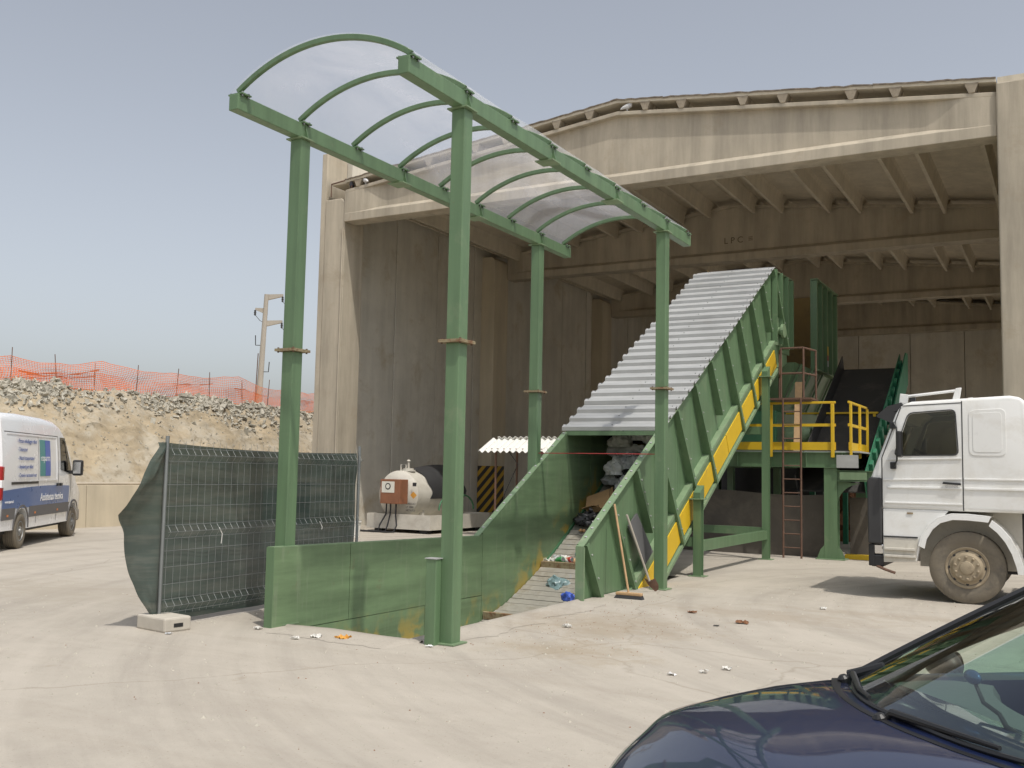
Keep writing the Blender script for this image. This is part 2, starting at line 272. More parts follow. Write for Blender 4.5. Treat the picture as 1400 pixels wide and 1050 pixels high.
# ------------------------------------------------------------------ mesh builder
ROOT = {}   # object name -> world offset of its local frame (None = built in local coordinates)
class MB:
    def __init__(s): s.v = []; s.f = []
    def add(s, vs_, fs):
        o = len(s.v); s.v += [Vector(q) for q in vs_]; s.f += [tuple(i+o for i in q) for q in fs]; return s
    def box(s, x0, x1, y0, y1, z0, z1):
        return s.add([(x0,y0,z0),(x1,y0,z0),(x1,y1,z0),(x0,y1,z0),(x0,y0,z1),(x1,y0,z1),(x1,y1,z1),(x0,y1,z1)],
                     [(0,3,2,1),(4,5,6,7),(0,1,5,4),(1,2,6,5),(2,3,7,6),(3,0,4,7)])
    def beam(s, p0, p1, wd, ht, upv=(0,0,1)):
        p0, p1 = Vector(p0), Vector(p1); d = (p1-p0).normalized(); u_ = Vector(upv); sd_ = d.cross(u_)
        if sd_.length < 1e-4: u_ = Vector((0,1,0)); sd_ = d.cross(u_)
        sd_.normalize(); u_ = sd_.cross(d).normalized(); a = sd_*wd/2; b = u_*ht/2
        return s.add([p0-a-b,p0+a-b,p0+a+b,p0-a+b,p1-a-b,p1+a-b,p1+a+b,p1-a+b],[(0,3,2,1),(4,5,6,7),(0,1,5,4),(1,2,6,5),(2,3,7,6),(3,0,4,7)])
    def prism(s, pts, off):
        n = len(pts); off = Vector(off); P = [Vector(q) for q in pts]
        nrm = Vector((0,0,0))
        for i in range(n): nrm += P[i].cross(P[(i+1) % n])
        if nrm.dot(off) > 0: P = P[::-1]
        return s.add(P+[q+off for q in P], [tuple(range(n)), tuple(range(2*n-1, n-1, -1))]+[(i,i+n,(i+1)%n+n,(i+1)%n) for i in range(n)])
    def tube(s, pts, r, n=8, caps=True):
        P = [Vector(q) for q in pts]; rs = r if hasattr(r, '__len__') else [r]*len(P); vv = []; ff = []; pu = None
        for i, q in enumerate(P):
            d = (P[min(i+1, len(P)-1)]-P[max(i-1, 0)]).normalized()
            if pu is None: pu = Vector((0,0,1)) if abs(d.z) < .9 else Vector((1,0,0))
            sd_ = d.cross(pu).normalized(); pu = sd_.cross(d).normalized()
            vv += [q+(sd_*math.cos(2*math.pi*k/n)+pu*math.sin(2*math.pi*k/n))*rs[i] for k in range(n)]
        for i in range(len(P)-1):
            ff += [(i*n+k, i*n+(k+1) % n, (i+1)*n+(k+1) % n, (i+1)*n+k) for k in range(n)]
        if caps: ff += [tuple(range(n-1,-1,-1)), tuple(range((len(P)-1)*n, len(P)*n))]
        return s.add(vv, ff)
    def lathe(s, prof, o, ax, n=24):
        o = Vector(o); ax = Vector(ax).normalized(); a = ax.orthogonal().normalized(); b = ax.cross(a); vv = []; ff = []
        for r, h in prof: vv += [o+ax*h+(a*math.cos(2*math.pi*k/n)+b*math.sin(2*math.pi*k/n))*max(r, 1e-4) for k in range(n)]
        for i in range(len(prof)-1): ff += [(i*n+k, i*n+(k+1) % n, (i+1)*n+(k+1) % n, (i+1)*n+k) for k in range(n)]
        ff += [tuple(range(n-1,-1,-1)), tuple(range((len(prof)-1)*n, len(prof)*n))]
        return s.add(vv, ff)
    def grid(s, nu, nv, fn):
        return s.add([fn(i/nu, j/nv) for i in range(nu+1) for j in range(nv+1)],
                     [(i*(nv+1)+j, (i+1)*(nv+1)+j, (i+1)*(nv+1)+j+1, i*(nv+1)+j+1) for i in range(nu) for j in range(nv)])
    def slab(s, nu, nv, fn, off):
        o = len(s.v); s.grid(nu, nv, fn); k = (nu+1)*(nv+1); off = Vector(off)
        top = [q+off for q in s.v[o:o+k]]; fs = [f for f in s.f if f[0] >= o]
        s.v += top; s.f += [tuple(i+k for i in f[::-1]) for f in fs]
        rim = [i*(nv+1) for i in range(nu+1)]+[nu*(nv+1)+j for j in range(1, nv+1)]+[i*(nv+1)+nv for i in range(nu-1,-1,-1)]+[j for j in range(nv-1,0,-1)]
        for a, b in zip(rim, rim[1:]+rim[:1]): s.f.append((o+b, o+a, o+a+k, o+b+k))
        return s
    def loft(s, secs):
        n = len(secs[0]); vv = [q for sec in secs for q in sec]; ff = []
        for i in range(len(secs)-1): ff += [(i*n+k, i*n+(k+1) % n, (i+1)*n+(k+1) % n, (i+1)*n+k) for k in range(n)]
        ff += [tuple(range(n-1,-1,-1)), tuple(range((len(secs)-1)*n, len(secs)*n))]
        return s.add(vv, ff)
    def blob(s, c, rad, seed=0, amp=.25, sub=3, sharp=2.2, floor=None):
        bm = bmesh.new(); bmesh.ops.create_icosphere(bm, subdivisions=sub, radius=1); c = Vector(c); vv = []
        for q in bm.verts:
            d = q.co.normalized(); o3 = Vector((seed*7.1, 3, seed*2.3))
            k = 1+amp*(1.0*noise.noise(d*1.4+o3)+1.1*(abs(noise.noise(d*sharp+o3*1.7))-.25)+.55*(abs(noise.noise(d*sharp*2.6+o3))-.22))
            p = Vector((d.x*rad[0], d.y*rad[1], d.z*rad[2]))*k
            if floor is not None: p.z = max(p.z, floor)
            vv.append(c+p)
        idx = {q: i for i, q in enumerate(bm.verts)}
        fs = [tuple(idx[q] for q in f.verts) for f in bm.faces]; bm.free(); return s.add(vv, fs)
    def build(s, name, mt, parent=None, smooth=False, bevel=0, seg=2, label=None, cat=None, group=None, kind=None, merge=False, auto=None):
        me = bpy.data.meshes.new(name); o = bpy.data.objects.new(name, me); COL.objects.link(o)
        off = Vector((0,0,0))
        if parent is not None:
            o.parent = parent; off = ROOT[parent.name] if ROOT[parent.name] is not None else Vector((0,0,0)); ROOT[o.name] = ROOT[parent.name]
        else:
            if kind != 'structure':
                xs = [q.x for q in s.v]; ys = [q.y for q in s.v]; off = Vector(((min(xs)+max(xs))/2, (min(ys)+max(ys))/2, min(q.z for q in s.v)))
            o.location = off; ROOT[o.name] = off.copy()
        me.from_pydata([q-off for q in s.v], [], s.f); me.materials.append(mat[mt] if isinstance(mt, str) else mt)
        bm = bmesh.new(); bm.from_mesh(me)
        if merge: bmesh.ops.remove_doubles(bm, verts=bm.verts, dist=1e-4)
        bmesh.ops.recalc_face_normals(bm, faces=bm.faces)
        bm.to_mesh(me); bm.free()
        if smooth:
            me.polygons.foreach_set('use_smooth', [True]*len(me.polygons))
            me.set_sharp_from_angle(angle=R(auto or 40))
        if bevel:
            b = o.modifiers.new('bevel', 'BEVEL'); b.width = bevel; b.segments = seg; b.limit_method = 'ANGLE'; b.angle_limit = R(35); b.harden_normals = False
        if name in ('bolt_set', 'screw_set', 'tread_groove', 'wire_mesh') and parent is not None: kind = 'stuff'   # too small to pick apart singly
        tag(o, label, cat, group, kind); return o
def tag(o, label=None, cat=None, group=None, kind=None):
    if label: o['label'] = label
    if cat: o['category'] = cat
    if group: o['group'] = group
    if kind: o['kind'] = kind
    return o
def thing(name, label, cat, loc, group=None, rz=None):
    o = bpy.data.objects.new(name, None); COL.objects.link(o); o.location = loc; o.empty_display_size = .2
    ROOT[o.name] = Vector(loc) if rz is None else None
    if rz is not None: o.rotation_euler = (0, 0, rz)
    return tag(o, label, cat, group)
def share(src, name, parent, loc):
    """a look-alike piece that shares its mesh; loc is relative to the source's place"""
    o = src.copy(); o.name = name; COL.objects.link(o); o.parent = parent; o.location = Vector(src.location)+Vector(loc); ROOT[o.name] = ROOT.get(src.name); return o
def cut(o, cutters):
    tmp = []
    for mb in cutters:
        c = mb.build('cutter_tmp', 'black', o.parent if o.parent else None)
        if o.parent is None: c.location = (0,0,0); c.data.transform(Matrix.Translation(ROOT[c.name]-ROOT[o.name])); c.location = o.location
        md = o.modifiers.new('cut', 'BOOLEAN'); md.object = c; md.operation = 'DIFFERENCE'; md.solver = 'EXACT'; tmp.append(c)
    bpy.context.view_layer.update(); dg = bpy.context.evaluated_depsgraph_get()
    me = bpy.data.meshes.new_from_object(o.evaluated_get(dg)); o.modifiers.clear(); old = o.data; o.data = me; bpy.data.meshes.remove(old)
    for c in tmp: d = c.data; bpy.data.objects.remove(c); bpy.data.meshes.remove(d)
    return o
def text(name, body, size, mt, parent, org, xa, ya, off=.0, label=None):
    cu = bpy.data.curves.new('txt', 'FONT'); cu.body = body; cu.size = size; cu.extrude = .0015; cu.offset = off
    to = bpy.data.objects.new('txt', cu); COL.objects.link(to); bpy.context.view_layer.update()
    me = bpy.data.meshes.new_from_object(to.evaluated_get(bpy.context.evaluated_depsgraph_get())); bpy.data.objects.remove(to)
    xa, ya = Vector(xa).normalized(), Vector(ya).normalized(); za = xa.cross(ya); org = Vector(org)
    mb = MB(); mb.add([org+xa*q.co.x+ya*q.co.y+za*q.co.z for q in me.vertices], [tuple(p.vertices) for p in me.polygons]); bpy.data.meshes.remove(me)
    return mb.build(name, mt, parent)

# ================================================================== GROUND, PIT
PX0, PX1, PY0, PY1 = -7.52, -5.86, 8.45, 16.4
def ground():
    xs = [-900,-200,-60,-24,-12,PX0,PX1,-3,4,40,200,900]; ys = [-900,-200,-40,2,PY0,PY1,22,40,80,200,900]; mb = MB()
    for i in range(len(xs)-1):
        for j in range(len(ys)-1):
            if xs[i] == PX0 and ys[j] == PY0: continue
            mb.add([(xs[i],ys[j],0),(xs[i+1],ys[j],0),(xs[i+1],ys[j+1],0),(xs[i],ys[j+1],0)], [(0,1,2,3)])
    mb.build('ground', 'ground', kind='structure', merge=True)
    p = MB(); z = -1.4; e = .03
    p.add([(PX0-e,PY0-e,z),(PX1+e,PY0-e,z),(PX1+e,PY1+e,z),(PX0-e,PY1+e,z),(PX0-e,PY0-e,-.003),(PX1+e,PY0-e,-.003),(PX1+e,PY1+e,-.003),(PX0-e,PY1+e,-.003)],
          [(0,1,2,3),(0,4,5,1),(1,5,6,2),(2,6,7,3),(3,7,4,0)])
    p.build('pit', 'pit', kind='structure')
ground()
def sand():
    # loose sand lying along the front and right lips of the pit, slumping over the edge
    mb = MB()
    def edge(path, inward, wout, win):
        n = len(path)-1
        def fn(u_, v_):
            t = u_*n; i = min(int(t), n-1); q = Vector(path[i]).lerp(Vector(path[i+1]), t-i); k = noise.noise(Vector((q.x*1.3, q.y*1.3, 0)))*.5+noise.noise(Vector((q.x*5, q.y*5, 2)))*.2
            if v_ < .5: a = (1-v_*2)*(-wout*(1+k)); z = .003+.02*math.sin(v_*math.pi)**2*(1+k)
            else: a = (v_-.5)*2*win*(1+k*1.4); z = .023-(v_-.5)*2*(.30+.15*k)
            fade = min(1, u_*12, (1-u_)*12)
            z = z*fade-.02*(1-fade) if v_ < .5 else z
            return Vector((q.x+inward[0]*a, q.y+inward[1]*a, z))
        mb.grid(n*8, 10, fn)
    edge([(-7.46,8.45,0),(-6.9,8.52,0),(-6.2,8.45,0),(-5.7,8.45,0)], (0, 1), .5, .22)
    edge([(-5.86,8.4,0),(-5.86,9.5,0),(-5.86,10.8,0),(-5.86,11.8,0),(-5.86,12.38,0)], (-1, 0), .45, .38)
    mb.build('sand_drift', 'ground', smooth=True, label='yellow sand slumping over the lip of the loading pit', cat='sand', kind='stuff', auto=80)
sand()
def gravel():
    mb = MB()
    for i in range(2600):
        a = random.random(); x = random.uniform(-13, 1.5); y = random.uniform(4.6, 21)
        if PX0-.2 < x < PX1+.4 and y > 8: continue
        r = random.uniform(.006, .02)*(1.6 if random.random() < .05 else 1); h = r*.7; an = random.random()*6.3
        pts = [(x+r*math.cos(an+k*1.57)*random.uniform(.7,1.2), y+r*math.sin(an+k*1.57)*random.uniform(.7,1.2), -.002) for k in range(4)]
        mb.add(pts+[(x, y, h)], [(0,1,4),(1,2,4),(2,3,4),(3,0,4),(3,2,1,0)])
    mb.build('gravel', 'rock', label='scattered small stones and grit across the dusty yard', cat='gravel', kind='stuff')
gravel()
def crumbs():
    mb = MB()
    for i in range(650):
        if random.random() < .6: x = random.gauss(-4.7, .8); y = random.gauss(10.6, 1.5)
        else: x = random.uniform(-11, 1); y = random.uniform(4.5, 18)
        if (PX0-.3 < x < PX1+.15 and y > 8) or y < 4.4: continue
        r = random.uniform(.004, .013); an = random.random()*6.3; e = random.uniform(.3, 1)
        pts = [(x+r*math.cos(an+k*1.57)*(1 if k % 2 else e), y+r*math.sin(an+k*1.57)*(1 if k % 2 else e), -.002) for k in range(4)]
        mb.add(pts+[(x+r*.2, y, r*.6)], [(0,1,4),(1,2,4),(2,3,4),(3,0,4),(3,2,1,0)])
    mb.build('dirt_crumbs', 'leaf_brown', label='dark crumbs of dirt and debris trodden into the yard', cat='debris', kind='stuff')
crumbs()

# ================================================================== BANK, RETAINING WALL, NETTING, POLE
def bank_z(x, y):
    t = (-23.35-x)/2.75
    if t < 0: return .95
    base = 1.05+2.9*min(t, 1)**.92 if t < 1 else 3.95+.015*(t-1)
    k = 1 if t < 1 else .3
    return base+k*(.25*noise.noise(Vector((x*.45, y*.45, 0)))+.14*noise.noise(Vector((x*1.6, y*1.6, 3)))+.10*noise.noise(Vector((x*4, y*4, 6)))+.06*noise.noise(Vector((x*9, y*9, 1))))*min(1, t*5)
def bank():
    mb = MB(); ny = 620; xs = [-23.3-2.9*i/44 for i in range(45)]+[-27, -29, -34, -50, -90, -300]
    mb.grid(ny, len(xs)-1, lambda a, b: Vector((xs[round(b*(len(xs)-1))]+.08*noise.noise(Vector((a*90, b*30, 5))), -25+a*105, bank_z(xs[round(b*(len(xs)-1))], -25+a*105))))
    mb.build('hillside', 'bank', smooth=True, kind='structure', auto=60)
    rb = MB()
    for i in range(8500):
        y = random.uniform(8, 62); t = min(1.0, 1-abs(random.gauss(0, .13))); 
        dens = noise.noise(Vector((y*.22, 7, 1)))
        if dens < -.22 and random.random() < .75: continue
        x = -23.35-2.75*t; z = bank_z(x, y); r = random.uniform(.025, .085)*(1.8 if random.random() < .07 else 1)
        ax = Vector((random.gauss(0, 1), random.gauss(0, 1), random.gauss(0, 1))).normalized(); rot = Matrix.Rotation(random.random()*6.3, 3, ax)
        sc = (r*random.uniform(.8, 1.9), r, r*random.uniform(.25, .6)); c = Vector((x+.01, y, z))
        pts = [Vector((sx*sc[0]*random.uniform(.6, 1), sy*sc[1]*random.uniform(.6, 1), sz*sc[2]*random.uniform(.6, 1))) for sx in (-1,1) for sy in (-1,1) for sz in (-1,1)]
        rb.add([c+rot @ q for q in pts], [(0,1,3,2),(4,6,7,5),(0,4,5,1),(2,3,7,6),(0,2,6,4),(1,5,7,3)])
    for i in range(2600):
        y = random.uniform(8, 62); t = random.random()**.8; x = -23.35-2.75*t; z = bank_z(x, y); r = random.uniform(.02, .06); c = Vector((x+.01, y, z)); an = random.random()*3
        rb.add([c+Vector((r*math.cos(an), r*math.sin(an), 0)), c+Vector((-r*math.sin(an), r*math.cos(an), 0)), c+Vector((-r*math.cos(an), -r*math.sin(an), 0)), c+Vector((r*.1, 0, r))], [(0,1,3),(1,2,3),(2,0,3),(2,1,0)])
    rb.build('rubble', 'rock', label='broken grey rock rubble along the top of the earth bank', cat='rubble', kind='stuff')
bank()
def retaining():
    t = thing('retaining_wall', 'low pale concrete retaining wall at the foot of the earth bank', 'wall', (-23, 20, 0))
    first = None
    for i in range(19):
        y = -14+i*4.0
        mb = MB(); mb.prism([(-23.0,y,-.05),(-23.4,y,-.05),(-23.4,y,1.12),(-23.06,y,1.12)], (0, 3.985, 0)); mb.build('wall_panel', 'concrete_pale', t, bevel=.012)
    mb = MB(); mb.box(-23.36,-23.2,-14,62,1.121,1.2); mb.build('sand_ledge', 'sand', t, bevel=.03)
retaining()
def netting():
    t = thing('safety_netting', 'orange plastic mesh netting staked along the top of the bank', 'netting', (-26.1, 25, 3.9))
    y0, y1 = 9.0, 60.0
    def top(y):
        sag = [0, -.12, .1, -.18, .02, -.1, .08, -.2, -.04, .05]
        k = (y-y0)/2.9; i = int(k); a, b = sag[i % 10], sag[(i+1) % 10]; f = k-i
        return .95+a*(1-f)+b*f-.22*math.sin(f*math.pi)*(.5+.5*((i*37) % 7)/7)
    def P(y, v, ph=0):
        h = top(y); zb = bank_z(-26.1, y)
        xo = -26.1+.16*math.sin(y*1.9+v*2.2+ph)*v*(1-v*.5)+.1*noise.noise(Vector((y*.8, v*2, ph)))
        return Vector((xo-ph*.05, y+.06*math.sin(v*5+y), zb-.05+h*v))
    mb = MB(); nrow = 15; ns = int((y1-y0)/.3)
    for ph in (0, 1):
        for r_ in range(nrow+1):
            v = r_/nrow; th = .014 if 0 < r_ < nrow else .02
            if ph and v > .62: continue
            for i in range(ns):
                ya, yb = y0+i*.3, y0+(i+1)*.3; a, b = P(ya, v, ph), P(yb, v, ph); d = Vector((0, 0, th))
                mb.add([a-d*.5, b-d*.5, b+d*.5, a+d*.5], [(0,1,2,3)])
        nv = int((y1-y0)/.085)
        for i in range(nv):
            y = y0+i*.085; vm = 1.0 if not ph else .62
            for j in range(4):
                a, b = P(y, vm*j/4, ph), P(y, vm*(j+1)/4, ph); d = Vector((0, .013, 0))
                mb.add([a-d*.5, a+d*.5, b+d*.5, b-d*.5], [(0,1,2,3)])
    for i in range(16):   # gathered folds
        y = random.uniform(y0, y1-3); L = random.uniform(1.2, 3.2); v0 = random.uniform(.05, .7); v1 = v0+random.uniform(-.25, .3)
        for j in range(8):
            a, b = P(y+L*j/8, max(.02, min(.98, v0+(v1-v0)*j/8))), P(y+L*(j+1)/8, max(.02, min(.98, v0+(v1-v0)*(j+1)/8))); d = Vector((0.01, 0, random.uniform(.015, .04)))
            mb.add([a-d*.5, b-d*.5, b+d*.5, a+d*.5], [(0,1,2,3)])
    mb.build('mesh', 'orange_net', t)
    y = y0
    while y < y1:
        zb = bank_z(-26.1, y); ln = random.gauss(0, .05)
        s = MB(); s.tube([(-26.12, y, zb-.3), (-26.12+ln, y+ln, zb+.80+random.uniform(0, .22))], .013, 6); s.build('stake', 'stake', t)
        y += 1.45+random.uniform(-.2, .2)
netting()
def power_pole():
    X, Y, zb = -42.6, 45, 3.95
    t = thing('utility_pole', 'grey concrete utility pole with short arms standing beyond the bank', 'utility pole', (X, Y, zb))
    mb = MB(); mb.tube([(X-.12, Y, zb-.3), (X+.24, Y, 12.1)], [.21, .13], 10); mb.build('pole_shaft', 'pole_conc', t, smooth=True)
    ax = Vector((.87, .49, 0))
    for z, a, b in ((12.0, -.1, 1.01), (10.4, -.1, 1.02), (11.15, -.62, .1)):
        c = Vector((X+.2, Y, z)); m_ = MB(); m_.prism([c+ax*a+Vector((0,0,-.28)), c+ax*b+Vector((0,0,.0)), c+ax*b+Vector((0,0,.14)), c+ax*a+Vector((0,0,.1))] if b > 1 else
            [c+ax*a+Vector((0,0,-.0)), c+ax*b+Vector((0,0,-.28)), c+ax*b+Vector((0,0,.1)), c+ax*a+Vector((0,0,.12))], Vector((-.49,.87,0))*.18); m_.build('cross_arm', 'pole_conc', t)
        e = c+ax*(b if b > 1 else a)
        i_ = MB(); i_.lathe([(.02,0),(.07,.06),(.05,.12),(.08,.18),(.05,.24),(.07,.3),(.02,.36)], e+Vector((0,0,-.36)), (0,0,1), 10); i_.build('insulator', 'black_dusty', t, smooth=True)
        wv = MB(); f = e+Vector((0,0,-.3)); wv.tube([f, f+ax*.3+Vector((0,0,-.35)), f+ax*.7+Vector((0,0,-.55))], .018, 6); wv.build('jumper_wire', 'black_dusty', t)
    for z, s_ in ((9.0, -1), (7.4, 1)):
        c = Vector((X+.08, Y, z)); k = MB(); k.tube([c, c+ax*.42*s_, c+ax*.45*s_+Vector((0,0,.6))], .03, 6); k.build('bracket', 'black_dusty', t)
    wv = MB(); wv.tube([(X-.2, Y-.2, 4), (X-.05, Y-.2, 8.5)], .03, 6); wv.build('earth_wire', 'rust', t)
power_pole()

# ================================================================== CONCRETE HALL
XW0, XW1 = -18.2, -1.2; BAYS = [22.4, 32.0, 41.6, 51.2]; XM = (XW0+XW1)/2
def ztop(x): return 9.74+.96*(1-abs(x-XM)/(XM-XW0))
def hall():
    t = thing('concrete_hall', 'large open-fronted precast concrete hall with a shallow pitched roof', 'building', (XM, 36, 0))
    # columns
    for bi, Y in enumerate(BAYS):
        for side in (0, 1):
            mb = MB(); y0, y1 = (Y, Y+.9) if bi == 0 else (Y-.95, Y+.05)
            if side == 0: mb.prism([(-18.93,y0,-.05),(XW0,y0,-.05),(XW0,y0,8.78),(XW0-.02,y0,9.4),(-18.35,y0,9.52),(-18.93,y0,9.52)], (0, y1-y0, 0))
            else: mb.box(XW1, -.35, y0-(.12 if bi == 0 else 0), y1, -.05, 9.9)
            c = mb.build('column', 'concrete' if bi == 0 else 'concrete_pale', t, bevel=.03)
            if side == 0 and bi == 0:
                g = MB(); g.tube([(-18.22, y0-.02, .1), (-18.24, y0-.02, 8.6)], .028, 6); g.build('corner_bead', 'concrete', c)
    # main beams
    for bi, Y in enumerate(BAYS):
        ends = (XW0-(-0.0), XW1)
        n = 18; xs = [XW0+.002+(XW1-XW0-.004)*i/n for i in range(n+1)]
        def fa(x): d = min(x-XW0, XW1-x); q = max(0, min(1, (1.5-d)/1.1)); return .12-.15*q*q*(3-2*q)
        xw = sorted(xs+[XW0+.2*i for i in range(1, 9)]+[XW1-.2*i for i in range(1, 9)])
        mb = MB(); mb.loft([[(x, Y+fa(x), 8.99), (x, Y+.46-fa(x), 8.99), (x, Y+.46-fa(x), ztop(x)-.1), (x, Y+fa(x), ztop(x)-.1)] for x in xw]); w_ = mb.build('beam', 'concrete', t)
        mb = MB(); secs = [[(x, Y-.02, ztop(x)-.10), (x, Y+.48, ztop(x)-.10), (x, Y+.48, ztop(x)), (x, Y-.02, ztop(x))] for x in xs]; mb.loft(secs); mb.build('top_flange', 'concrete', w_, bevel=.015)
        mb = MB(); prof = [(-.04, 8.80), (.50, 8.80), (.50, 9.04), (.345, 9.16), (.115, 9.16), (-.04, 9.04)]
        mb.loft([[(x, Y+a, z) for a, z in prof] for x in (XW0+.003, XW1-.003)]); mb.build('bottom_flange', 'concrete', w_, bevel=.012)
        if bi == 1:
            text('lettering', 'L P C  \u2261', .29, 'faint_print', w_, (-10.0, Y+.115, 9.42), (1,0,0), (0,0,1))
    # roof slabs: double tees, one per bay and strip
    nt_ = 7; wd = (XW1-XW0)/nt_
    for b in range(3):
        Ya, Yb = BAYS[b]+.022, BAYS[b+1]+.018+(.85 if b == 2 else 0)
        if b == 0: Ya -= .06
        for i in range(nt_):
            x0, x1 = XW0+i*wd+.002, XW0+(i+1)*wd-.002
            mb = MB(); zz = lambda x: ztop(x)+.21
            mid = [x0]+([XM] if x0 < XM < x1 else [])+[x1]
            secs = [[(x, Ya, zz(x)), (x, Yb, zz(x)), (x, Yb, zz(x)+.07), (x, Ya, zz(x)+.07)] for x in mid]; mb.loft(secs); s = mb.build('roof_slab', 'roof_conc', t)
            for fx in (.19, .81):
                x = x0+(x1-x0)*fx; st = MB(); z0, z1 = ztop(x)+.002, ztop(x)+.212
                st.loft([[(x-.05, Ya+e, z0), (x+.05, Ya+e, z0), (x+.13, Ya+e, z1), (x-.13, Ya+e, z1)] for e in (.001, Yb-Ya-.001)])
                dz0 = ztop(x)-.30   # the stem hangs deeper between the beams
                st.loft([[(x-.045, y, dz0), (x+.045, y, dz0), (x+.085, y, z0+.1), (x-.085, y, z0+.1)] for y in (BAYS[b]+.5, BAYS[b+1]-.04)])
                st.build('rib', 'roof_conc', s)
                if b == 0:
                    re_ = MB(); re_.loft([[(x-.056, Ya+e, z0+.001), (x+.056, Ya+e, z0+.001), (x+.136, Ya+e, z1-.004), (x-.136, Ya+e, z1-.004)] for e in (-.004, .3)]); re_.build('rib_end', 'roof_dirty', s)
            if b == 0:   # ragged bitumen felt lapping over the front edge
                fe = MB(); fe.slab(24, 1, lambda a, c: Vector((x0+(x1-x0)*a, Ya-.03-.05*c*0+(.34*c), zz(x0+(x1-x0)*a)+.072+.02*noise.noise(Vector((x0*3+a*9, 2, 1)))-(.04*abs(noise.noise(Vector((x0*5+a*17, 7, 1)))) if c == 0 else 0))), (0, 0, .03)); fe.build('roof_felt', 'felt', s)
    for x0, x1 in ((-18.76, XW0-.02), (XW1+.02, -.3)):      # slabs added along both walls to stop light leaking past the roof
        z = 9.95; mb = MB(); mb.box(x0, x1, 22.45, 52.0, z, z+.12); mb.build('closing_slab', 'roof_conc', t)
        mb = MB(); mb.box(*((XW0-.1, XW0-.02) if x0 < -10 else (XW1+.02, XW1+.1)), 23.4, 51.9, 9.62, 10.12); mb.build('closing_upstand', 'roof_conc', t)
    # left wall panels (taller, with parapet), back wall, right wall
    y = 23.35
    k = 0
    while y < 51.5:
        y2 = min(y+2.39, 51.6); mb = MB(); mb.box(-19.05, -18.75+(.012 if k % 2 else 0), y+.022, y2-.022, -.05, 10.93); mb.build('wall_panel', 'concrete_in', t, bevel=.012); y = y2; k += 1
    mb = MB(); mb.box(-19.2, -19.06, 23.4, 52.0, -.05, 10.9); mb.build('light_stop_backing', 'felt', t)  # unseen, added behind the panels to keep light out of their joints
    mb = MB(); mb.box(-19.12, -18.935, 22.42, 23.35, -.05, 10.93); mb.build('wall_panel', 'concrete', t, bevel=.012)
    x = XW0-.7
    while x < -.5:
        x2 = min(x+2.42, -.3); mb = MB(); mb.box(x+.015, x2-.015, 51.75, 52.0, -.05, min(ztop(max(x, XW0)), ztop(min(x2, XW1)))+.17); mb.build('wall_panel', 'concrete_in', t); x = x2
    mb = MB(); mb.box(-19.0, -.2, 52.08, 52.16, -.05, 10.9); mb.build('light_stop_backing', 'concrete_in', t)  # unseen sheet added to stop light coming through the back wall gaps
    mb = MB(); mb.box(-18.7, -.3, 51.71, 51.75, 5.2, 5.215); mb.build('wall_joint', 'print_black', t)
    for yy in range(3):   # unseen right side, left open below this fascia to let light in
        y = 23.3+yy*9.6; mb = MB(); mb.box(-.6, -.3, y, y+8.6 if yy < 2 else 51.7, 5.2, 9.85); mb.build('unseen_fascia', 'concrete_in', t)
    # low rail and debris on top of the left beam end
    mb = MB(); z = ztop(-17.9)+.16
    mb.tube([(-18.75, 22.42, 9.6), (-18.75, 22.42, 9.98), (-16.6, 22.42, 10.22)], .02, 6); mb.tube([(-18.0, 22.42, 9.7), (-18.0, 22.42, 10.05)], .02, 6); mb.build('eave_rail', 'rust', t)
    # hazard plates round the second column
    mb = MB(); mb.box(-18.74, XW0+.02, 31.02, 31.045, .25, 1.9); mb.box(XW0+.005, XW0+.03, 31.047, 31.95, .25, 1.9); mb.build('hazard_plate', 'hazard', t, label='black and yellow striped guard on the second column')
hall()
def pigeon(x, y, z, mt, label, yaw):
    t = thing('pigeon', label, 'bird', (x, y, z), group='birds on the hall eave')
    f = Vector((math.cos(yaw), math.sin(yaw), 0)); o = Vector((x, y, z))
    mb = MB(); mb.tube([o-f*.17+Vector((0,0,.05)), o-f*.1+Vector((0,0,.09)), o+Vector((0,0,.12)), o+f*.07+Vector((0,0,.16)), o+f*.09+Vector((0,0,.21)), o+f*.1+Vector((0,0,.26)), o+f*.125+Vector((0,0,.28)), o+f*.15+Vector((0,0,.275))], [.012, .04, .07, .065, .04, .032, .033, .006], 10)
    mb.tube([o+Vector((0,.02,-.005)), o+Vector((0,.02,.09))], .008, 5); mb.tube([o+Vector((0,-.02,-.005)), o+Vector((0,-.02,.09))], .008, 5)
    mb.build('body', mt, t, smooth=True)
pigeon(-18.05, 22.5, 9.74, 'pigeon_dark', 'dark pigeon perched upright on the hall eave by the left column', -1.2)
pigeon(-17.5, 22.42, ztop(-17.5), 'pigeon_pale', 'pale pigeon sitting beside a dark pigeon on the eave', 2.6)
pigeon(-9.44, 22.42, ztop(-9.44), 'pigeon_pale', 'pale pigeon alone near the ridge of the hall roof', .4)

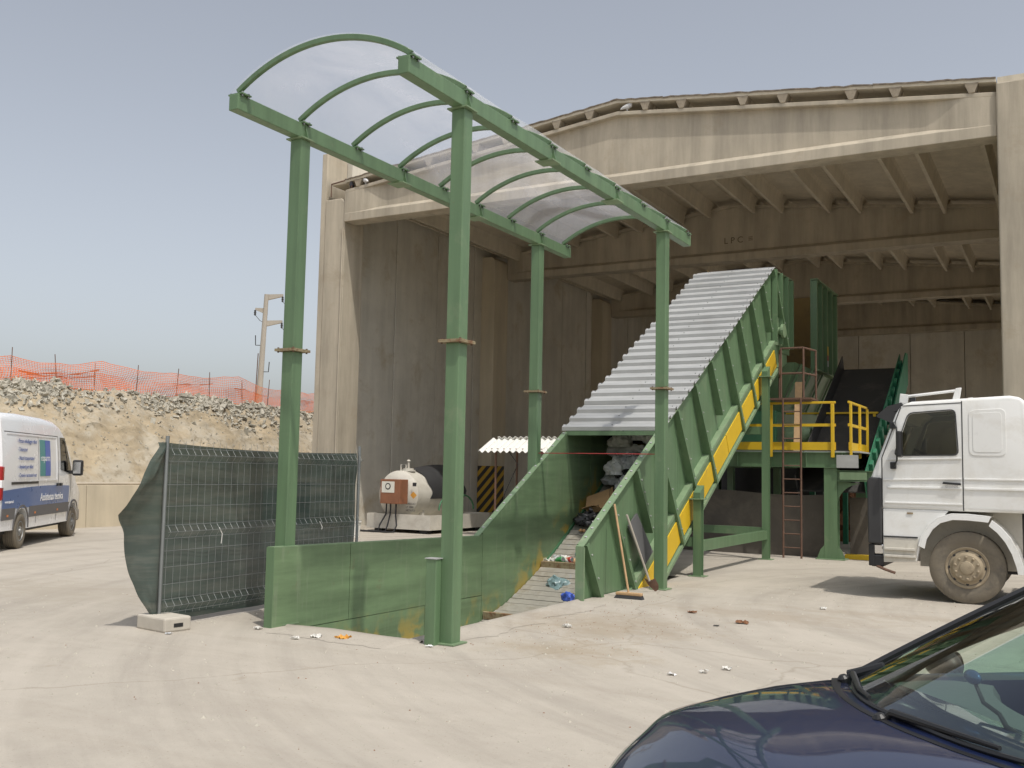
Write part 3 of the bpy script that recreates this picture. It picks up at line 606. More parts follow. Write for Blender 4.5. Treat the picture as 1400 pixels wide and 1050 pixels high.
# ================================================================== ARCHED CANOPY
XL, XR, CY0, CS, CZ = -7.6245, -5.4445, 7.5754, .9731, 5.636
def canopy():
    t = thing('arched_canopy', 'tall green steel canopy with arched clear sheet roof over the conveyor', 'canopy', (-6.53, 11.4, 0))
    ya, yb = CY0-.09, CY0+8*CS+.14
    for x in (XL, XR):
        mb = MB(); mb.box(x-.065, x+.065, ya, yb, CZ-.19, CZ-.02); b = mb.build('roof_beam', 'green', t, bevel=.008)
        for i in range(9):
            y = CY0+i*CS; p_ = MB(); p_.box(x-.10, x+.10, y-.07, y+.07, CZ-.019, CZ-.004); q = p_.build('foot_plate', 'green', b)
            bo = MB()
            for dx in (-.08, .08):
                for dy in (-.045, .045): bo.lathe([(.011,0),(.011,.022)], (x+dx, y+dy, CZ-.0195-.02), (0,0,1), 6); bo.lathe([(.012,0),(.012,.016)], (x+dx, y+dy, CZ-.004), (0,0,1), 6)
            bo.build('bolt_set', 'galv_wire', q)
            if i in (1, 3, 5, 7):
                p_ = MB(); p_.box(x-.12, x+.12, y-.11, y+.11, CZ-.207, CZ-.191); p_.build('head_plate', 'green_dusty', b)
                for s_ in (-1, 1):
                    g = MB(); g.prism([(x+s_*.067, y-.006, CZ-.188), (x+s_*.112, y-.006, CZ-.188), (x+s_*.067, y-.006, CZ-.04)], (0, .012, 0)); g.build('gusset', 'green', b)
    # arches
    hw = (XR-XL)/2; rise = .335; Rr = (hw*hw+rise*rise)/(2*rise); zc = CZ-.005+rise-Rr; a0 = math.asin(hw/Rr); xm = (XL+XR)/2
    def arc(a, dr=0): return (xm+(Rr+dr)*math.sin(a), zc+(Rr+dr)*math.cos(a))
    for i in range(9):
        y = CY0+i*CS; mb = MB(); secs = []
        for k in range(29):
            a = -a0+2*a0*k/28; (x1, z1), (x2, z2) = arc(a, .02), arc(a, .077)
            secs.append([(x1, y-.024, z1), (x1, y+.024, z1), (x2, y+.024, z2), (x2, y-.024, z2)])
        mb.loft(secs); mb.build('arch', 'green', t, smooth=True, bevel=.006, seg=1)
    for i in range(8):
        y0, y1 = CY0+i*CS-(.05 if i == 0 else 0), CY0+(i+1)*CS+(.05 if i == 7 else 0); mb = MB(); off = .078
        def fn(u_, v_):
            a = -a0*1.045+2*a0*1.045*u_; d = off+.006*math.sin(v_*math.pi)*noise.noise(Vector((u_*3, i*2.3, 1)))*3+.01*noise.noise(Vector((u_*4, v_*2+i*3, 4)))*math.sin(v_*math.pi)
            x, z = arc(a, d); return Vector((x, y0+.004+(y1-y0-.008)*v_, z))
        mb.grid(32, 6, fn); mb.build('clear_sheet', 'poly', t, smooth=True)
    # posts, each in two bolted lengths
    for x in (XL, XR):
        for i in (1, 7):
            y = CY0+i*CS; h = .08
            mb = MB(); mb.box(x-h, x+h, y-h, y+h, 3.03, CZ-.207); p_ = mb.build('post', 'green', t, bevel=.01)
            mb = MB(); mb.box(x-h, x+h, y-h, y+h, -.01, 3.0); mb.build('lower_post', 'green', p_, bevel=.01)
            for z in (3.0, 3.0155):
                mb = MB(); mb.box(x-.14, x+.14, y-.14, y+.14, z, z+.014); mb.build('flange', 'rust_plate', p_)
            mb = MB()
            for dx in (-.11, .11):
                for dy in (-.11, .11): mb.lathe([(.011,-.014),(.011,.044)], (x+dx, y+dy, 3.0), (0,0,1), 6)
            mb.build('bolt_set', 'rust', p_)
            mb = MB(); mb.box(x-.13, x+.13, y-.13, y+.13, .004, .018); mb.build('base_plate', 'green_dusty', p_)
canopy()
mb = MB(); mb.box(-5.62, -5.50, 8.36, 8.46, -.02, .835)
gp = thing('guide_post', 'short green square steel guide post beside the front canopy post', 'post', (-5.56, 8.41, 0)); mb.build('tube', 'green', gp, bevel=.008)
mb = MB(); mb.box(-5.63, -5.49, 8.35, 8.47, .836, .845); mb.build('cap', 'galv', gp)

# ================================================================== FEED CONVEYOR
SL = .5725; CA = math.atan(SL); DY, DZ = math.cos(CA), math.sin(CA)          # unit vector up the slope
WXL, WXR = -7.5, -5.88
def wtop(y): return .77+SL*(y-12.52)
BELT = [(8.5,-.66),(11.2,-.62),(12.0,-.56),(12.46,-.47),(12.9,-.36),(13.29,-.26),(13.8,-.07),(14.22,.10),(14.9,.40),(16.1,1.06),(23.6,1.06+SL*7.5)]
def belt_pts():
    out = [Vector((0, y, z)) for y, z in BELT]; return out
def off(y, perp, x):   # point measured from the wall-top line: perp metres below it, square to the slope
    return Vector((x, y+perp*DZ, wtop(y)-perp*DY))
def conveyor():
    t = thing('feed_conveyor', 'long green inclined slat conveyor with high sides and corrugated metal cover', 'conveyor', (-6.7, 15.5, 0))
    # ---- left side plates
    lp = [[(8.25,-.05),(8.25,.845),(9.55,.825),(9.55,-.055)], [(9.56,-.055),(9.56,.825),(12.52,.77),(12.60,.80),(12.60,-.07)],
          [(8.25,-1.2),(8.25,-.06),(11.15,-.068),(11.15,-1.2)], [(11.16,-1.2),(11.16,-.068),(12.60,-.08),(12.60,-1.2)],
          [(12.61,-1.2),(12.61,wtop(12.61)),(16.3,wtop(16.3)),(16.3,.4),(14.2,-.6),(13.6,-1.2)],
          [(16.31,.42),(16.31,wtop(16.31)),(20.2,wtop(20.2)),(20.2,2.6)], [(20.21,2.6),(20.21,wtop(20.21)),(22.3,6.37),(24.0,6.42),(23.8,4.5)]]
    for i, q in enumerate(lp):
        mb = MB(); mb.prism([(WXL, y, z) for y, z in q], (-.025, 0, 0)); mb.build('side_plate', 'green_worn' if i < 6 else 'green_deep', t)
    mb = MB(); mb.loft([[(WXL+.001, y, z), (WXL-.09, y, z), (WXL-.09, y, z+.012), (WXL+.001, y, z+.012)] for y, z in ((8.24,.846),(12.5,.772),(15.35,wtop(15.35)+.003))]); fl = mb.build('top_flange', 'green_dusty', t)
    mb = MB(); y = 12.7
    while y < 15.4:
        mb.lathe([(.02,0),(.02,.018)], (WXL-.045, y, wtop(y)+.012), (0,-SL,1), 6); y += .2
    mb.build('bolt_set', 'galv', fl)
    mb = MB(); mb.box(WXL-.1, WXL+.003, 8.235, 8.249, -.05, .85); mb.build('front_flange', 'green', t)
    # ---- right side plates
    rp = [[(12.42,-1.2),(12.42,.79-.04),(12.5,wtop(12.5)),(16.3,wtop(16.3)),(16.3,.4),(14.2,-.6),(13.6,-1.2)], [(16.31,.42),(16.31,wtop(16.31)),(20.2,wtop(20.2)),(20.2,2.6)], [(20.21,2.6),(20.21,wtop(20.21)),(22.3,6.37),(24.0,6.42),(23.8,4.4),(23.2,4.2)]]
    for q in rp:
        mb = MB(); mb.prism([(WXR, y, z) for y, z in q], (-.025, 0, 0)); mb.build('side_plate', 'green', t)
    mb = MB(); mb.loft([[(WXR-.026, y, z), (WXR+.085, y, z), (WXR+.085, y, z+.014), (WXR-.026, y, z+.014)] for y, z in ((12.40,.712),(15.4,wtop(15.4)+.003),(22.3,6.375),(24.02,6.425))]); fl = mb.build('top_flange', 'green_dusty', t)
    mb = MB(); y = 12.6
    while y < 15.4:
        mb.lathe([(.02,0),(.02,.018)], (WXR+.03, y, wtop(y)+.016), (0,-SL,1), 6); y += .2
    mb.build('bolt_set', 'galv', fl)
    mb = MB(); mb.box(WXR-.03, WXR+.10, 12.395, 12.418, -.4, .712); e_ = mb.build('front_flange', 'green_dusty', t)
    # ribs standing out of the right side
    for i in range(12):
        y = 12.2+.895*i+.28; L = 2.0
        if i in (2, 6, 10): L = 1.12
        q = [off(y, .02, WXR+.001), off(y, .02, WXR+.088), off(y, L, WXR+(.17 if L > 1.5 else .13)), off(y, L, WXR+.001)]
        mb = MB(); mb.prism(q, (0, DY*.012, DZ*.012)); sft = Vector((0, DY*.04, DZ*.04))
        mb.prism([q[1], q[2], q[2]+sft*2, q[1]+sft*2], (.012, 0, 0))
        r_ = mb.build('rib', 'green', t)
        bo = MB()
        for k in range(5):
            pk = .2+k*.35*L/1.84; q = off(y, pk, WXR+.100+(.082 if L > 1.5 else .042)*pk/L)+sft*1.4; bo.lathe([(.013,0),(.013,.012)], q, (1,0,0), 6)
        bo.build('bolt_set', 'galv', r_)['kind'] = 'stuff'
    def strip(name, mt, p0, p1, xa, xb, y0, y1, par=t, bv=0):
        q0, q1 = off(y0, p0, 0), off(y1, p0, 0); r0, r1 = off(y0, p1, 0), off(y1, p1, 0)
        mb = MB(); mb.prism([(xa,q0.y,q0.z),(xa,q1.y,q1.z),(xa,r1.y,r1.z),(xa,r0.y,r0.z)], (xb-xa, 0, 0)); return mb.build(name, mt, par, bevel=bv)
    strip('ledge', 'green_dusty', 1.40, 1.46, WXR+.001, WXR+.115, 12.65, 21.6)
    strip('chassis_beam', 'green', 1.462, 1.99, WXR-.02, WXR+.11, 13.2, 21.6)
    strip('lower_rail', 'green_dusty', 1.992, 2.05, WXR-.02, WXR+.16, 13.6, 21.7)
    strip('chassis_beam', 'green_deep', 1.462, 2.03, WXL-.08, WXL+.02, 13.2, 21.6)
    for i in range(10):
        y = 12.2+.895*i+.28
        strip('guard_plate', 'yellow', 1.55, 1.94, WXR+.111, WXR+.128, y+.02+(.0 if i else .3), y+.895-.005)
    # underside pan
    mb = MB(); q = [off(13.3, 2.02, 0), off(21.6, 2.02, 0)]; mb.loft([[(WXL+.03, v.y, v.z), (WXR-.03, v.y, v.z), (WXR-.03, v.y, v.z+.02), (WXL+.03, v.y, v.z+.02)] for v in q]); mb.build('pan', 'green_deep', t)
    # ---- slat belt
    P = belt_pts(); s0 = 0; total = sum((P[i+1]-P[i]).length for i in range(len(P)-1))
    def at(s):
        i = 0
        while i < len(P)-2 and s > (P[i+1]-P[i]).length: s -= (P[i+1]-P[i]).length; i += 1
        return P[i].lerp(P[i+1], s/(P[i+1]-P[i]).length)
    pitch = .152; n = int(total/pitch)
    proto = MB(); proto.prism([(WXL+.012, -.068, .0), (WXL+.012, .050, .012), (WXL+.012, .050, -.02), (WXL+.012, -.068, -.02)], (WXR-.037-WXL, 0, 0)); proto.tube([(WXL+.012, .068, -.03), (WXR-.03, .068, -.03)], .012, 6)
    src = None
    for k in range(n):
        a, b = at(k*pitch), at((k+1)*pitch); d = b-a; ang = math.atan2(d.z, d.y); c = (a+b)/2
        if src is None:
            src = proto.build('slat', 'belt_slat', t); base = ROOT[t.name]; src.data.transform(Matrix.Translation(base)); o = src
        else:
            o = src.copy(); o.name = 'slat'; COL.objects.link(o)
        o.location = c-base+Vector((0, 0, random.uniform(-.003, .003))); o.rotation_euler = (ang, 0, 0)
    for y, z in ((12.66, -.41), (14.45, .19), (15.68, .83), (16.95, 1.55), (18.2, 2.27)):
        mb = MB(); mb.prism([(WXL+.02, y-.03, z), (WXL+.02, y+.03, z+.02), (WXL+.02, y-.01, z+.11), (WXL+.02, y-.035, z+.10)], (WXR-WXL-.08, 0, 0)); mb.build('cleat', 'rust_plate' if y < 15 else 'green_worn', t)
    mb = MB(); mb.loft([[(WXL+.02, v.y, v.z-.10), (WXR-.04, v.y, v.z-.10), (WXR-.04, v.y, v.z-.07), (WXL+.02, v.y, v.z-.07)] for v in P]); mb.build('belt_bed', 'black_dusty', t)
    # ---- corrugated cover sheets (ribs run across)
    y = 15.36; rows = 24; stp = (22.35-15.36)/rows; k = 0; nsheet = 0
    while k < rows:
        m_ = min(3, rows-k); mb = MB(); prof = []
        for j in range(m_):
            yy = y+(k+j)*stp
            for fy, fz in ((0, .010), (-.02, .075), (.20, .085), (.27, .018), (.60, .012), (.63, .026), (.67, .012), (.97, .004)): prof.append((yy+fy*stp, fz))
        prof.append((y+(k+m_)*stp+.03, .001))
        xa, xb = WXL-.10+random.uniform(-.02, .012), WXR+.10+random.uniform(-.012, .012); lift = .022+.004*(nsheet % 2)
        tops = [Vector((0, yy, wtop(yy)+lift+fz)) for yy, fz in prof]
        mb.add([(x, q.y-dz*DZ, q.z+dz*DY) for x in (xa, xb) for dz in (0, -.006) for q in tops], [])
        nq = len(tops)
        for a in range(nq-1):
            mb.f += [(a, a+1, 2*nq+a+1, 2*nq+a), (nq+a+1, nq+a, 3*nq+a, 3*nq+a+1), (a+1, a, nq+a, nq+a+1), (2*nq+a, 2*nq+a+1, 3*nq+a+1, 3*nq+a)]
        mb.f += [(0, 2*nq, 3*nq, nq), (2*nq-1, 4*nq-1, 3*nq-1, nq-1)]
        sh = mb.build('cover_sheet', 'galv', t)
        sc = MB()
        for j in range(m_):
            for x in (xa+.06, xb-.07, (xa+xb)/2): yy = y+(k+j)*stp+.16*stp; sc.lathe([(.014,0),(.010,.012)], (x, yy, wtop(yy)+lift+.08), (0,-SL,1), 6)
        sc.build('screw_set', 'galv_wire', sh)
        k += m_; nsheet += 1
    mb = MB(); mb.box(WXL-.02, WXR+.02, 15.33, 15.38, wtop(15.36)-.05, wtop(15.36)+.02); mb.build('cover_edge_bar', 'green', t)
    mb = MB(); mb.box(WXL, WXR, 22.36, 23.98, 6.43, 6.445); mb.build('head_cover', 'galv', t)
    # head end housing
    mb = MB(); mb.box(WXR+.001, WXR+.02, 23.0, 23.98, 4.6, 6.41); mb.build('head_plate', 'green', t)
    for y in (22.45, 22.95, 23.5, 23.96):
        mb = MB(); mb.box(WXR+.022, WXR+.13, y-.03, y+.03, 4.75, 6.4); mb.build('head_rib', 'green', t)
    mb = MB(); mb.lathe([(.09,0),(.09,.1),(.16,.1),(.16,.16),(.05,.16)], (WXR+.02, 22.9, 5.05), (1,0,0), 16); mb.build('bearing', 'green_dusty', t)
    mb = MB(); mb.prism([(WXR+.03,22.55,4.7),(WXR+.03,23.4,4.75),(WXR+.03,23.4,5.3),(WXR+.03,22.55,5.4)], (.012,0,0)); mb.build('bearing_plate', 'green_dusty', t)
    # legs and cross members
    for x in (-5.62, -7.72):
        for y, h in ((16.64, 1.0), (20.97, 3.5)):
            mb = MB(); zt = h+.3
            mb.box(x-.07, x+.07, y-.07, y-.058, .015, zt); mb.box(x-.07, x+.07, y+.058, y+.07, .015, zt); mb.box(x-.006, x+.006, y-.0575, y+.0575, .015, zt); l = mb.build('leg', 'green', t)
            mb = MB(); mb.box(x-.14, x+.14, y-.12, y+.12, .003, .0145); mb.build('base_plate', 'green_dusty', l)
            mb = MB(); mb.box(x-.13, x+.13, y-.12, y+.12, zt+.001, zt+.02); mb.build('head_plate', 'green_dusty', l)
            mb = MB(); mb.prism([(x-.06,y-.1,zt+.02),(x-.06,y+.12,zt+.02),(x-.06,y+.12,zt+.14+.1),(x-.06,y-.1,zt+.12)], (.12,0,0)); mb.build('saddle', 'green', l)
        mb = MB(); mb.box(x-.05, x+.05, 16.72, 20.89, .42, .60); mb.build('tie_beam', 'green', t)
    for y, z in ((16.64, .5), (20.97, .5), (20.97, 2.6)):
        mb = MB(); mb.box(-7.65, -5.69, y-.05, y+.05, z, z+.16); mb.build('cross_beam', 'green', t)
    for y, z in ((15.1, wtop(15.1)),):
        mb = MB(); mb.tube([(XL+.02, 14.39, 2.02), (XR-.02, 14.39, 2.02)], .006, 5); mb.build('trip_cord', 'red_string', t)
    ch = MB(); ch.tube([(-5.9+.008*(k%2), 16.55+.008*((k+1)%2), .92-k*.05) for k in range(10)], .014, 6); ch.build('hanging_chain', 'rust', t)
conveyor()

# ================================================================== SORTING MACHINE BEHIND THE CONVEYOR
def tube_obj(name, pts, r, mt, parent, n=8, **k):
    mb = MB(); mb.tube(pts, r, n); return mb.build(name, mt, parent, smooth=True, **k)
def machine():
    t = thing('sorting_platform', 'green steel machine platform with yellow handrails under the hall roof', 'platform', (-6, 23.5, 0))
    XA, XB, YA, YB = -8.4, -4.2, 21.93, 25.6
    for y in (YA, YB):
        mb = MB(); mb.box(XA, XB+.05, y, y+.012, 1.94, 2.24); mb.box(XA, XB+.05, y-.06, y+.08, 1.928, 1.94); mb.box(XA, XB+.05, y-.06, y+.08, 2.24, 2.252); b = mb.build('edge_beam', 'green', t)
        for k in range(6):
            x = XA+.4+k*.75; s = MB(); s.box(x-.005, x+.005, y-.055, y-.0005, 1.941, 2.239); s.build('stiffener', 'green', b)
    for x in (XA+.02, XB):
        mb = MB(); mb.box(x-.06, x+.06, YA+.09, YB-.07, 1.95, 2.235); mb.build('side_beam', 'green', t)
    mb = MB(); mb.box(XA, XB+.3, YA-.02, YB+.05, 2.253, 2.285); mb.build('deck', 'galv', t)
    for x in (-4.5, -8.2):
        for y in (YA, YB-.1):
            mb = MB(); mb.box(x-.135, x+.135, y-.02, y-.006, .02, 1.927); mb.box(x-.135, x+.135, y+.21, y+.224, .02, 1.927); mb.box(x-.01, x+.01, y-.005, y+.209, .02, 1.927); l = mb.build('leg', 'green', t)
            mb = MB(); mb.box(x-.3, x+.3, y-.12, y+.32, .003, .019); mb.build('base_plate', 'green_dusty', l)
            for s_ in (-1, 1):
                g = MB(); g.prism([(x+s_*.137, y-.015, .02), (x+s_*.29, y-.015, .02), (x+s_*.22, y-.015, .2), (x+s_*.137, y-.015, .3)], (0, .014, 0)); g.build('gusset', 'green', l)
    # bracket to the right with haunch
    mb = MB(); mb.box(-4.36, -3.55, YA+.0, YA+.012, 1.66, 1.86); mb.box(-4.36, -3.55, YA-.07, YA+.08, 1.648, 1.66); mb.box(-4.36, -3.55, YA-.07, YA+.08, 1.861, 1.873); br = mb.build('bracket_beam', 'green', t)
    mb = MB(); mb.box(-4.3, -3.75, YA-.075, YA-.07, 1.68, 1.84); mb.build('bracket_plate', 'green_dusty', br)
    mb = MB(); mb.box(-4.36, -3.92, YA-.09, YA-.066, 1.93, 2.2); mb.build('corner_plate', 'galv', t)
    mb = MB()
    for k in range(8):
        a0, a1 = math.pi/2*k/8, math.pi/2*(k+1)/8; c = (-3.9, 1.1); r0 = .5
        mb.prism([(c[0]-r0*math.cos(a0)+.02, YA+.03, c[1]+r0*math.sin(a0)), (c[0]-r0*math.cos(a1)+.02, YA+.03, c[1]+r0*math.sin(a1)), (-4.362, YA+.03, 1.646), ], (0, .012, 0))
    mb.build('haunch', 'green', t)
    mb = MB(); mb.box(-3.75, -3.5, YA+.02, YA+.2, .6, 1.647); mb.build('stub_leg', 'green', t)
    # railings, each a length of its own
    def rail(name, p, q, posts):
        mb = MB(); p, q = Vector(p), Vector(q); r = MB(); r.beam(p+Vector((0,0,1.03)), q+Vector((0,0,1.03)), .05, .05)
        o = r.build(name, 'yellow', t, bevel=.01)
        r = MB(); r.beam(p+Vector((0,0,.55)), q+Vector((0,0,.55)), .04, .06); r.build('mid_rail', 'yellow', o)
        r = MB(); r.beam(p+Vector((0,0,.10)), q+Vector((0,0,.10)), .012, .17); r.build('toe_board', 'yellow', o)
        n = (q-p).normalized().cross(Vector((0,0,1)))
        for f in posts:
            c = p.lerp(q, f)+n*.03; s = MB(); s.beam(c+Vector((0,0,-.14)), c+Vector((0,0,1.0)), .07, .014 if False else .05, n); s.build('rail_post', 'yellow', o, bevel=.006)
    z = 2.285
    rail('top_rail', (XA, YA-.03, z), (-4.38, YA-.03, z), (.02, .33, .66, .985))
    rail('top_rail', (-4.1, YA-.1, z), (-4.1, 23.9, z), (.03, .52, .97))
    rail('top_rail', (XA, YB-.05, z), (-4.1, YB-.05, z), (.02, .35, .68, .98))
    # receiving hopper
    hp = thing('receiving_hopper', 'tall green ribbed steel hopper standing behind the conveyor head', 'hopper', (-6.7, 27, 0))
    XH = -5.85
    mb = MB(); mb.box(XH-.03, XH, 26.3, 28.9, 4.50, 6.85); mb.build('side_panel', 'green', hp)
    for k in range(5):
        y = 26.36+k*.62; mb = MB(); mb.box(XH+.001, XH+.14, y-.05, y+.05, 4.52, 6.83); mb.build('rib', 'green', hp)
    mb = MB(); mb.box(XH-.03, XH+.16, 26.28, 28.94, 6.851, 6.88); mb.build('top_flange', 'green_dusty', hp)
    mb = MB(); mb.box(XH-.03, XH+.18, 26.28, 28.94, 4.46, 4.499); mb.build('bottom_flange', 'green_dusty', hp)
    mb = MB(); mb.box(XH+.142, XH+.146, 27.53, 27.65, 5.0, 5.24); mb.build('sticker', 'yellow', hp)
    mb = MB(); mb.box(XH+.142, XH+.146, 27.53, 27.65, 4.86, 4.995); mb.build('sticker', 'red_wrap', hp)
    mb = MB(); mb.box(XH+.142, XH+.146, 27.53, 27.65, 4.7, 4.855); mb.build('sticker', 'bag_grey', hp)
    mb = MB(); mb.box(-8.0, -7.96, 24.3, 29.3, 4.3, 6.9); mb.build('far_panel', 'tan_wall', hp)
    mb = MB(); mb.box(-8.0, XH-.04, 29.2, 29.28, 4.3, 6.9); mb.build('back_panel', 'tan_wall', hp)
    # body narrowing downwards
    mb = MB(); mb.loft([[(-8.0, y0, z), (xr, y0, z), (xr, y1, z), (-8.0, y1, z)] for xr, y0, y1, z in ((-6.5, 25.4, 28.6, 2.29), (-6.3, 25.0, 29.0, 3.5), (XH, 24.5, 29.3, 4.5))]); bd = mb.build('funnel', 'green', hp)
    for y in (25.0, 26.2, 27.4, 28.6):
        mb = MB(); mb.beam((-6.3+.04, y, 3.45), (XH+.06, y, 4.5), .05, .1, (0,1,0)); mb.build('rib', 'green', hp)
    for x in (-7.8, -6.6):
        for y in (25.7, 28.3):
            mb = MB(); mb.box(x-.08, x+.08, y-.08, y+.08, -.01, 2.31); mb.build('leg', 'green', hp)
    mb = MB(); mb.box(-7.6, -6.2, 24.1, 24.9, 2.29, 3.3); mb.build('drive_housing', 'green_deep', hp, bevel=.03)
    mb = MB(); mb.lathe([(.02,0),(.2,.02),(.22,.1),(.22,.5),(.16,.6),(.02,.6)], (-6.05, 24.4, 2.75), (1,0,0), 16); mb.build('motor', 'green_dusty', hp, smooth=True)
    wp = MB(); wp.beam((-5.55, 23.4, 2.29), (-5.62, 23.9, 3.95), .16, .05); wp.build('timber_plank', 'wood', label='weathered timber plank leaning behind the yellow rail', cat='plank')
    # ladder with hooped top
    ld = thing('access_ladder', 'tall rusty steel ladder with a caged top beside the platform', 'ladder', (-5.25, 21.75, 0))
    xa, xb, y = -5.45, -5.07, 21.72
    for x in (xa, xb): tube_obj('stile', [(x, y, -.01), (x, y, 3.4)], .022, 'rust', ld)
    for k in range(11): tube_obj('rung', [(xa, y, .22+k*.29), (xb, y, .22+k*.29)], .014, 'rust', ld, 6)
    mb = MB(); mb.box(-5.75, -4.85, y+.02, y+.75, 3.38, 3.42); mb.build('top_landing', 'rust', ld)
    for x, yy in ((-5.5, y+.05), (-5.02, y+.05), (-4.9, y+.7), (-5.7, y+.7)): tube_obj('cage_post', [(x, yy, 3.42), (x, yy, 4.5)], .022, 'rust', ld)
    for z in (3.95, 4.5): tube_obj('cage_rail', [(-5.7, y+.7, z), (-5.5, y+.05, z), (-5.02, y+.05, z), (-4.9, y+.7, z)], .022, 'rust', ld)
    # rubber curtains
    def curtain(x0, x1, y, zt, lab, wob):
        mb = MB(); mb.slab(28, 8, lambda a, b: Vector((x0+(x1-x0)*a, y+.05*math.sin(a*9+wob)*(1-b)+.03*noise.noise(Vector((a*4, b*3, wob))), -.01+(zt+.06*math.sin(a*5+wob)*math.sin(a*math.pi))*b)), (0, .015, 0))
        mb.build('rubber_curtain', 'skirt', smooth=True, label=lab, cat='curtain', group='rubber curtains under the platform')
    curtain(-8.6, -4.68, 22.35, 1.36, 'dusty black rubber curtain hanging below the yellow handrail', 0)
    curtain(-4.3, -2.3, 22.9, 1.3, 'black rubber curtain right of the platform leg behind the truck', 2)
    mb = MB(); mb.box(-4.3, -3.4, 22.3, 22.5, -.01, .1); mb.build('yellow_kerb', 'yellow', label='low yellow steel kerb on the ground behind the truck', cat='kerb', bevel=.01)
    # black sheet painting in the dark void behind the curtain
    mb = MB(); mb.box(-9.5, -5.6, 26.4, 26.5, -.01, 2.0); mb.build('dark_void_sheet', 'black_dusty', label='black sheet standing in for the dark void under the machine platform', cat='panel')
    # second belt conveyor, rising to the rear
    c2 = thing('sorting_conveyor', 'dark teal inclined belt conveyor with black belt deep in the hall', 'conveyor', (-4.6, 26, 0))
    xr, xl = -3.9, -5.35; a, b = Vector((0, 22.6, 1.3)), Vector((0, 27.9, 4.5))
    d = (b-a).normalized(); nrm = Vector((0, -d.z, d.y))
    for x, mt_ in ((xr, 'green_teal'), (xl, 'black_dusty')):
        mb = MB(); mb.prism([(x, *(a+nrm*0)[1:]), (x, *(b)[1:]), (x, *(b+nrm*.55)[1:]), (x, *(a+nrm*.55)[1:])], (.02, 0, 0)); sd_ = mb.build('side_wall', mt_, c2)
        for k in range(12):
            if x == xl: continue
            p0 = a.lerp(b, (k+.3)/12); mb = MB(); q = p0+nrm*.08; q2 = p0+nrm*.5
            mb.beam((x+.06, q.y, q.z), (x+.06, q2.y, q2.z), .18, .08, (1,0,0)); mb.build('side_block', 'green_teal', c2, bevel=.01)
    mb = MB(); mb.loft([[(xl+.02, v.y, v.z), (xr, v.y, v.z), (xr, v.y, v.z+.03), (xl+.02, v.y, v.z+.03)] for v in (a+nrm*.12, b+nrm*.12)]); mb.build('belt', 'rubber', c2)
    mb = MB(); mb.prism([(xr+.14, a.y, a.z-.3), (xr+.14, b.y, b.z-.3), (xr+.14, b.y, b.z+.5), (xr+.14, b.y-.3, b.z+.5), (xr+.14, a.y, a.z)], (.03, 0, 0)); mb.build('outer_frame', 'green_teal', c2)
    for y, z in ((23.6, 1.9), (27.4, 4.1)):
        for x in (xl+.1, xr-.1): mb = MB(); mb.box(x-.06, x+.06, y-.06, y+.06, -.01, z); mb.build('leg', 'green_teal', c2)
    mb = MB(); mb.blob((-6.2, 31, .3), (2.6, 2.2, 1.9), 4, .45, 5, 4, -.35); mb.build('waste_heap', 'leaf_brown', label='dark heap of loose waste deep inside the hall', cat='waste', kind='stuff')
machine()

